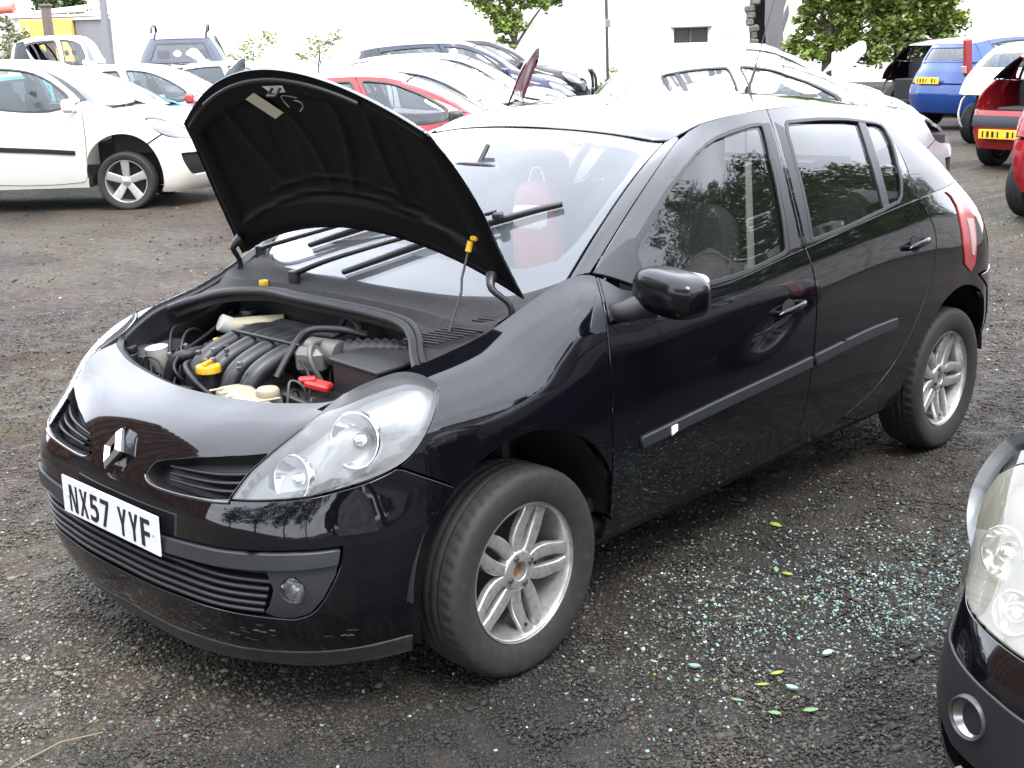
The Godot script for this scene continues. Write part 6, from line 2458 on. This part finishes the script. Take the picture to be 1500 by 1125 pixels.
func parked_cars() -> void:
	glass("far_glass", lin(.06, .08, .085), .42)
	glass("tinted_glass", lin(.03, .032, .04), .90)
	mat("teal_lamp", lin(.2, .2, .2), .3)
	mat("dark_lamp", lin(.01, .01, .011), .4)
	mat("mirror_red", lin(.35, .03, .03), .2)
	mat("mirror_black", lin(.015, .015, .016), .4)
	template = skin(.11, false)
	hood_mb = MB.new()
	hood_mb.patch(SD, PackedVector2Array([Vector2(0, 0), Vector2(SD.um, 0), Vector2(SD.um, 2 * SD.vm), Vector2(0, 2 * SD.vm)]), [], .09, 0.0, .02, 0.0, .004)
	for w in [["front_door", [1.728, .352, 2.2, .375, 2.678, .402, 2.678, .360, 2.2, .334, 1.733, .311]], ["rear_door", [2.700, .403, 3.1, .414, 3.287, .412, 3.292, .374, 3.1, .374, 2.700, .361]]]:
		var sb := MB.new()
		sb.patch(SA, pl(w[1]), [], .11, .012, .014, .002, 0.0)
		side_strips.append([w[0], sb])
	var white := car_paint("white_paint", lin(.58, .565, .51))
	var white2 := car_paint("clean_white_paint", lin(.64, .64, .64))
	var silver := car_paint("silver_paint", lin(.34, .35, .37), .4)
	var pale := car_paint("pale_blue_paint", lin(.22, .27, .31), .3)
	var teal := car_paint("teal_paint", lin(.06, .34, .40), .2)
	var slate := car_paint("slate_paint", lin(.030, .036, .052), .2)
	var red := car_paint("red_paint", lin(.26, .012, .016))
	var dred := car_paint("dark_red_paint", lin(.12, .008, .016), .2)
	var navy := car_paint("navy_paint", lin(.006, .009, .034), .1)
	var blue := car_paint("blue_paint", lin(.010, .042, .17), .1)
	var black := car_paint("black_paint", lin(.004, .004, .005))
	var hx := [.80, 0.0, -.30, -.95, -2.575, -3.2]
	var hy := [0.0, .27, .70, 1.02, 1.50]
	# left block, noses to the right
	parked_car("crossover_car", "white boxy crossover with five-spoke alloy wheels at the left edge, nearest of the white cars", v3(-5.40, 0, 10.43), 134.0, {"paint": white, "xs": [.92, 0, -.36, -.98, -2.56, -3.18], "ys": [0.0, .27, .83, 1.16, 1.67], "zs": 1.03, "tail": .22, "screen": .16, "wheel": "five", "R": .325, "pillar": "mirror_black", "trim": "black_plastic"})
	parked_car("teal_car", "teal hatchback squeezed between the white crossover and the white saloon", v3(-7.16, 0, 12.59), 134.0, {"paint": teal, "xs": hx, "ys": hy})
	parked_car("white_hatchback", "white hatchback with a red door mirror, behind the teal car", v3(-8.95, 0, 13.77), 134.0, {"paint": white2, "xs": hx, "ys": [0.0, .27, .70, 1.02, 1.54], "mirror": "mirror_red"})
	parked_car("silver_blue_car", "silver blue car with its bonnet raised, behind the white hatchback with the red mirror", v3(-10.3, 0, 15.97), 134.0, {"paint": pale, "xs": hx, "ys": [0.0, .27, .70, 1.02, 1.5], "hood": "open", "hood_angle": 70.0})
	parked_car("pale_car", "pale car seen as a strip of roof just above the raised black bonnet", v3(-12.56, 0, 16.52), 134.0, {"paint": white2, "xs": hx, "ys": hy})
	var gs := parked_car("grey_four_by_four", "silver grey tall vehicle with a wide dark tailgate window and roof rails, seen from behind", v3(-12.65, 0, 20.96), 236.0, {"paint": slate, "xs": [.9, 0, -.36, -1.0, -2.62, -3.25], "ys": [0.0, .36, .95, 1.36, 2.12], "zs": 1.08, "tail": .18, "glass": "tinted_glass", "R": .36, "wheel": "five", "dark_tail": false})
	for z in [-.52, .52]:
		var m := MB.new()
		m.tube(sm3([v3(-1.1, 2.1, z), v3(-1.2, 2.19, z), v3(-1.9, 2.21, z), v3(-2.5, 2.16, z), v3(-2.62, 2.07, z)], 4), .024, 8)
		part("roof_rail", m, mats.black_plastic, gs)
	var wp := MB.new()
	wp.box(v3(-3.16, 1.45, .15), v3(.03, .03, .62), Basis(Vector3(1, 0, 0), .12), .006)
	part("rear_wiper", wp, mats.black_plastic, gs)
	parked_car("red_hatchback", "bright red hatchback with a black door mirror behind the raised black bonnet", v3(-7.2, 0, 6.25), 134.0, {"paint": red, "xs": [.75, 0, -.30, -.95, -2.35, -2.75], "ys": [0.0, .27, .70, 1.0, 1.45], "mirror": "mirror_black"})
	parked_car("dark_red_car", "dark red car with its bonnet propped upright, beside the bright red hatchback", v3(-8.91, 0, 7.59), 126.0, {"paint": silver, "xs": hx, "ys": [0.0, .27, .70, 1.02, 1.47], "hood": "open", "hood_angle": 80.0, "hood_paint": dred})
	parked_car("white_front_car", "white car with its thin white bonnet raised high, behind the dark red bonnet", v3(-10.64, 0, 9.19), 135.0, {"paint": white2, "xs": hx, "ys": hy, "hood": "open", "hood_angle": 74.0})
	parked_car("pale_blue_car", "pale blue car with a long flat roof edge, in front of the navy estate", v3(-12.44, 0, 10.77), 135.0, {"paint": pale, "xs": hx, "ys": [0.0, .27, .72, 1.05, 1.56], "tail": .25})
	parked_car("navy_estate", "navy blue tall estate with roof bars, in front of the black four-wheel drive", v3(-14.41, 0, 12.54), 135.0, {"paint": navy, "xs": [.85, 0, -.36, -1.0, -2.75, -3.4], "ys": [0.0, .33, .82, 1.18, 1.75], "zs": 1.05, "tail": .3, "R": .34, "wheel": "five"})
	var bk := parked_car("black_four_by_four", "black four-wheel drive with a bull bar, farthest of the left block", v3(-16.8, 0, 14.36), 135.0, {"paint": black, "xs": [.85, 0, -.36, -1.0, -2.75, -3.4], "ys": [0.0, .40, .92, 1.24, 1.78], "zs": 1.08, "tail": .3, "R": .37, "wheel": "five"})
	var bb := MB.new()
	for z in [-.42, .42]:
		bb.tube(sm3([v3(.86, .45, z), v3(.95, .60, z), v3(.95, .95, z), v3(.88, 1.10, z * .9)], 4), .03, 8)
	bb.tube([v3(.88, 1.10, -.38), v3(.88, 1.10, .38)], .03, 8)
	bb.tube([v3(.95, .72, -.42), v3(.95, .72, .42)], .026, 8)
	part("bull_bar", bb, mats.black_plastic, bk)
	# middle block, silver and white cars with noses to the right
	parked_car("silver_coupe", "low silver car right behind the black hatchback's roof, its headlamp missing", v3(-9.20, 0, 2.98), 134.0, {"paint": silver, "xs": [.56, 0, -.35, -1.10, -2.5, -3.15], "ys": [0.0, .27, .72, 1.03, 1.50], "lamp": "dark_lamp", "skip": ["headlight"], "hood": "shut", "dark_tail": false, "wheel": "five"})
	parked_car("white_bonnet_up_car", "white car with its white bonnet raised, farthest of the middle block of white cars", v3(-14.69, 0, 6.66), 134.0, {"paint": white2, "xs": hx, "ys": [0.0, .28, .75, 1.06, 1.58], "hood": "open", "hood_angle": 62.0, "dark_tail": false})
	parked_car("white_round_car", "white car directly behind the low silver car, rounded nose beside the blue city car", v3(-11.71, 0, 4.71), 134.0, {"paint": white2, "xs": [.85, 0, -.36, -1.0, -2.6, -3.25], "ys": [0.0, .28, .72, 1.04, 1.52], "tail": .1, "dark_tail": false})
	# right block, tails towards us
	var pa := parked_car("blue_city_car", "blue tall city car with full-height red tail lamps and a yellow plate", v3(-21.41, 0, 6.06), 162.0, {"paint": blue, "xs": [.7, 0, -.30, -.85, -2.3, -2.95], "ys": [0.0, .30, .74, 1.04, 1.56], "zs": .94, "tail": .36, "screen": .1, "dark_tail": false, "yellow_plate": true, "plate_y": .80, "plate_z": -.2, "skip": ["tail_lamp"]})
	for z in [.60]:
		var tl := MB.new()
		tl.box(v3(-2.86, 1.22, z), v3(.14, .62, .12), Basis(Vector3(0, 0, 1), .10), .03)
		var o := part("tail_lamp", tl, mats.tail_red, pa)
		tl = MB.new()
		tl.box(v3(-2.93, 1.02, z), v3(.05, .12, .10), Basis(Vector3(0, 0, 1), .10), .01)
		part("reversing_lens", tl, mats.tail_clear, o)
	parked_car("black_open_tail_car", "black car without its tailgate, red lamp showing, left of the blue city car", v3(-24.39, 0, 8.44), 175.0, {"paint": black, "xs": hx, "ys": hy, "skip": ["tailgate", "tailgate_lower", "rear_bumper"]})
	parked_car("stripped_white_car", "stripped white car with its rear bumper gone, beside the blue city car", v3(-18.80, 0, 4.05), 170.0, {"paint": white, "xs": hx, "ys": hy, "skip": ["rear_bumper", "tail_lamp"], "tail": .1, "dark_tail": false})
	parked_car("red_tail_car", "red hatchback with a yellow plate and a grey bumper strip, tail towards the yard", v3(-15.93, 0, 2.59), 172.0, {"paint": red, "xs": hx, "ys": [0.0, .27, .70, 1.0, 1.45], "yellow_plate": true, "plate_y": .45, "plate_z": -.30, "plate_x": -3.235, "skip": ["tailgate", "tailgate_lower"], "rear_strip": true})
	parked_car("red_edge_car", "red car cut off by the right edge of the photo, dark steel wheel showing", v3(-11.68, 0, 0.27), 168.0, {"paint": red, "xs": [.8, 0, -.3, -.95, -2.575, -2.95], "ys": hy})
	parked_car("white_van", "white van in the far left corner beside the grey corner post", v3(-20.6, 0, 38.9), 134.0, {"paint": white2, "xs": [.75, 0, -.4, -.8, -2.7, -3.5], "ys": [0.0, .3, .9, 1.40, 2.35], "zs": 1.08, "tail": .4, "screen": .2, "R": .33, "skip": ["rear_side_window"]}, "van")
	near_black_car()

func near_black_car() -> void:
	glass("hazy_lens", lin(.36, .345, .27), .36)
	var car := thing("near_black_car", "black car cut off by the lower right corner, its headlamp and fog lamp showing", "car", v3(-.43, 0, -2.78), deg_to_rad(-2.0))
	var list := []
	var hl: PackedVector2Array = outlines().headlight
	var cut := pl([.40, .40, .90, .40, .90, .66, .80, .80, .70, .83, .40, .90])
	var lens := Geometry2D.intersect_polygons(hl, cut)[0]
	for e in skin(.04, true):
		if e[0] == "headlight":
			e[1] = MB.new()
			e[1].patch(SA, lens, [], .025, .002, .012, .004, .002)
		list.append(e)
	for pc in Geometry2D.clip_polygons(hl, cut):
		var ext := MB.new()
		ext.patch(SA, pc, [], .025, .001, .05, .002, .0)
		list.append(["wing_tip", ext, "paint", true, "front_wing"])
	var made := place_skin(car, list, {"grey_plastic": mats.dark_plastic, "paint_body": mats.paint, "lamp_glass": mats.hazy_lens})
	var m := MB.new()
	m.patch(SD, PackedVector2Array([Vector2(0, 0), Vector2(SD.um, 0), Vector2(SD.um, SD.vm), Vector2(SD.um, 2 * SD.vm), Vector2(0, 2 * SD.vm), Vector2(0, SD.vm)]), [], .04, 0.002, .012, .003, .002)
	part("bonnet", m, mats.paint, car)
	m = MB.new()
	m.box(v3(.1, .62, 0), v3(.7, .3, 1.0), Basis.IDENTITY, .03)
	m.box(v3(-1.3, .27, 0), v3(3.6, .1, 1.2), Basis.IDENTITY, .03)
	part("underbody", m, mats.black_void, car)
	m = MB.new()
	m.box(v3(-.12, .955, 0), v3(.24, .05, 1.2), Basis.IDENTITY, .01)
	part("scuttle_panel", m, mats.cowl, car)
	for s in [[.60, .560, .040], [.755, .580, .050]]:
		SA.pn(s[0], s[1])
		var dd := (SA.n + Vector3(1.3, -.05, .1)).normalized()
		var ux := Vector3.UP.cross(dd).normalized()
		var fr := Transform3D(Basis(ux, dd, ux.cross(dd)), SA.p - SA.n * .046 - dd * .006)
		m = MB.new()
		var pr := []
		for k in 9:
			var f := k / 8.0
			pr.append(Vector2(s[2] * sqrt(1.0 - f * .98), .012 - .05 * f))
		m.lathe(pr, fr, 40)
		m.lathe([Vector2(s[2] * 1.10, .006), Vector2(s[2] * 1.08, .016), Vector2(s[2], .014)], fr, 40)
		pair("reflector", m, mats.chrome_bright, made.headlight[0], made.headlight[1])
		m = MB.new()
		m.sphere(fr * Vector3(0, -.012, 0), Vector3(.026, .022, .026), 16, 10)
		pair("lamp_lens", m, mats.chrome_bright, made.headlight[0], made.headlight[1])
	# fog lamps with bright rings
	m = MB.new()
	m.patch(SA, pl([.30, .25, .46, .235, .60, .24, .70, .29, .77, .41, .66, .415, .50, .40, .32, .37]), [], .03, .004, .012, .004, 0.0)
	var bez := pair("fog_lamp_panel", m, mats.dark_plastic, made.front_bumper[0], made.front_bumper[0])
	for q in [[.545, .325, .042], [.36, .30, .040]]:
		SA.pn(q[0], q[1])
		var fd := (SA.n + Vector3(.6, 0, 0)).normalized()
		var fx := Vector3.UP.cross(fd).normalized()
		var fr := Transform3D(Basis(fx, fd, fx.cross(fd)), SA.p + SA.n * .012)
		m = MB.new()
		m.lathe([Vector2(q[2] * .86, -.006), Vector2(q[2] * .9, .004), Vector2(q[2], .004), Vector2(q[2] * 1.05, -.008)], fr, 36)
		var rg := pair("lamp_ring", m, mats.iron, bez[0], bez[1])
		m = MB.new()
		m.lathe([Vector2(q[2] * .86, -.002), Vector2(q[2] * .6, -.012), Vector2(q[2] * .3, -.02), Vector2(0, -.022)], fr, 28)
		pair("fog_lamp", m, mats.chrome_soft, bez[0], bez[1])
	for q in [v3(0, .3, -.735), v3(-2.575, .3, -.735), v3(0, .3, .735), v3(-2.575, .3, .735)]:
		wheel(car, q, -1 if q.z < 0 else 1, .7, 0, "twin")
	seat(v3(-.98, .08, -.37), car)
	seat(v3(-.98, .08, .37), car)

func litter() -> void:
	# small things that lie about
	mat("yellow_leaf", lin(.24, .27, .035), .6, 0.0, {"backlight_enabled": true, "backlight": Color(.3, .3, .05)})
	mat("green_leaf", lin(.12, .22, .09), .6, 0.0, {"backlight_enabled": true, "backlight": Color(.2, .3, .1)})
	var ly := leaf_mesh(mats.yellow_leaf, .42, .05)
	var lg := leaf_mesh(mats.green_leaf, .42, .05)
	var r := RandomNumberGenerator.new()
	r.seed = 31
	var lay := func(called: String, mesh: Mesh, x: float, z: float, s: float, label: String, category: String, group := "") -> void:
		var o := MeshInstance3D.new()
		o.name = numbered(called)
		o.mesh = mesh
		o.transform = Transform3D(Basis(Vector3.UP, r.randf() * TAU) * Basis(Vector3.RIGHT, (r.randf() - .5) * .5) * Basis.from_scale(Vector3(s, s, s)), Vector3(x, ground_h(x, z) + .012, z))
		add_child(o)
		tag(o, label, category, group)
	var sb := MB.new()
	var rim := [v3(-.44, 0, -.06), v3(-.12, 0, -.20), v3(.22, 0, -.15), v3(.46, 0, .05), v3(.10, 0, .22), v3(-.26, 0, .16)]
	var lid := []
	for q in rim:
		lid.append(q * .93 + v3(0, .10, 0))
	sb.face_d(lid, Vector3.UP)
	for k in 6:
		var n6: Vector3 = ((rim[k] + rim[(k + 1) % 6]) * .5).normalized()
		sb.face_d([rim[k], rim[(k + 1) % 6], lid[(k + 1) % 6], lid[k]], n6)
	mat("shard_green", lin(.20, .30, .26), .12)
	var sm2 := sb.mesh(mats.shard_green)
	lay.call("fallen_leaf", ly, -1.339, -0.778, 0.05, "yellow leaf nearest the black hatchback's sill", "leaf")
	lay.call("fallen_leaf", lg, -1.024, -0.977, 0.042, "green leaf in the upper pair left of the pale glass crumbs", "leaf")
	lay.call("fallen_leaf", ly, -1.018, -1.022, 0.042, "bright yellow leaf in the upper pair left of the pale glass crumbs", "leaf")
	lay.call("fallen_leaf", ly, -0.422, -1.361, 0.045, "yellow green leaf in the middle of the open ground at the lower right", "leaf")
	lay.call("fallen_leaf", ly, -0.336, -1.364, 0.042, "narrow yellow green leaf just below the middle leaf of the open ground", "leaf")
	lay.call("fallen_leaf", lg, -0.303, -1.537, 0.045, "broad pale green leaf nearest the lower edge beside the near black car", "leaf")
	lay.call("fallen_leaf", lg, -0.231, -1.359, 0.04, "pale green leaf lowest left of the scattered leaves", "leaf")
	lay.call("fallen_leaf", lg, -0.223, -1.476, 0.036, "small blue green leaf between the two lowest leaves", "leaf")
	lay.call("glass_shard", sm2, -0.367, -1.440, 0.045, "large white green piece of broken glass among the leaves", "glass shard")
	lay.call("glass_shard", sm2, -0.311, -1.160, 0.045, "long pale piece of broken glass left of the leaves", "glass shard")
	lay.call("glass_shard", sm2, -0.612, -1.406, 0.05, "flat grey green piece of broken glass above the leaves", "glass shard")
	# white clip on the scuttle, bag on the seat, sticks
	var m := MB.new()
	m.box(v3(0, 0, 0), v3(.035, .010, .022), Basis(Vector3.UP, .4), .003)
	m.tube([v3(.012, .0, .0), v3(.035, .004, -.02), v3(.05, .0, -.028)], [.007, .004, .002], 8)
	var clip := part("plastic_clip", m, mats.white_plastic, self)
	clip.position = v3(-.045, .948, -.215)
	tag(clip, "small white plastic clip lying on the scuttle below the windscreen", "clip")
	var bag := thing("carrier_bag", "red and white carrier bag standing between the front seats behind the windscreen", "bag", v3(-1.05, .80, .085))
	m = MB.new()
	blob(m, v3(0, .21, 0), v3(.060, .22, .090), .6, .5, Basis(Vector3.UP, .3), 20, 12)
	part("bag_body", m, mat("bag_red", lin(.26, .075, .07), .7), bag)
	m = MB.new()
	blob(m, v3(.014, .30, 0), v3(.050, .06, .080), .6, .5, Basis(Vector3.UP, .3), 20, 12)
	part("bag_label", m, mats.plate_white, bag)
	m = MB.new()
	m.tube(sm3([v3(0, .42, -.04), v3(0, .47, -.02), v3(0, .47, .02), v3(0, .42, .04)], 4), .004, 6)
	part("bag_handle", m, mats.plate_white, bag)
	m = MB.new()
	m.tube([v3(0, .012, 0), v3(.10, .018, .03), v3(.24, .012, .02)], [.0022, .0028, .0018], 6)
	var st := part("dry_stick", m, mat("dry_stick", lin(.16, .12, .07), .9), self)
	st.position = v3(.98, ground_h(1.1, -.2), -.20)
	tag(st, "dry straw-coloured stick on the grit at the lower left corner", "stick")
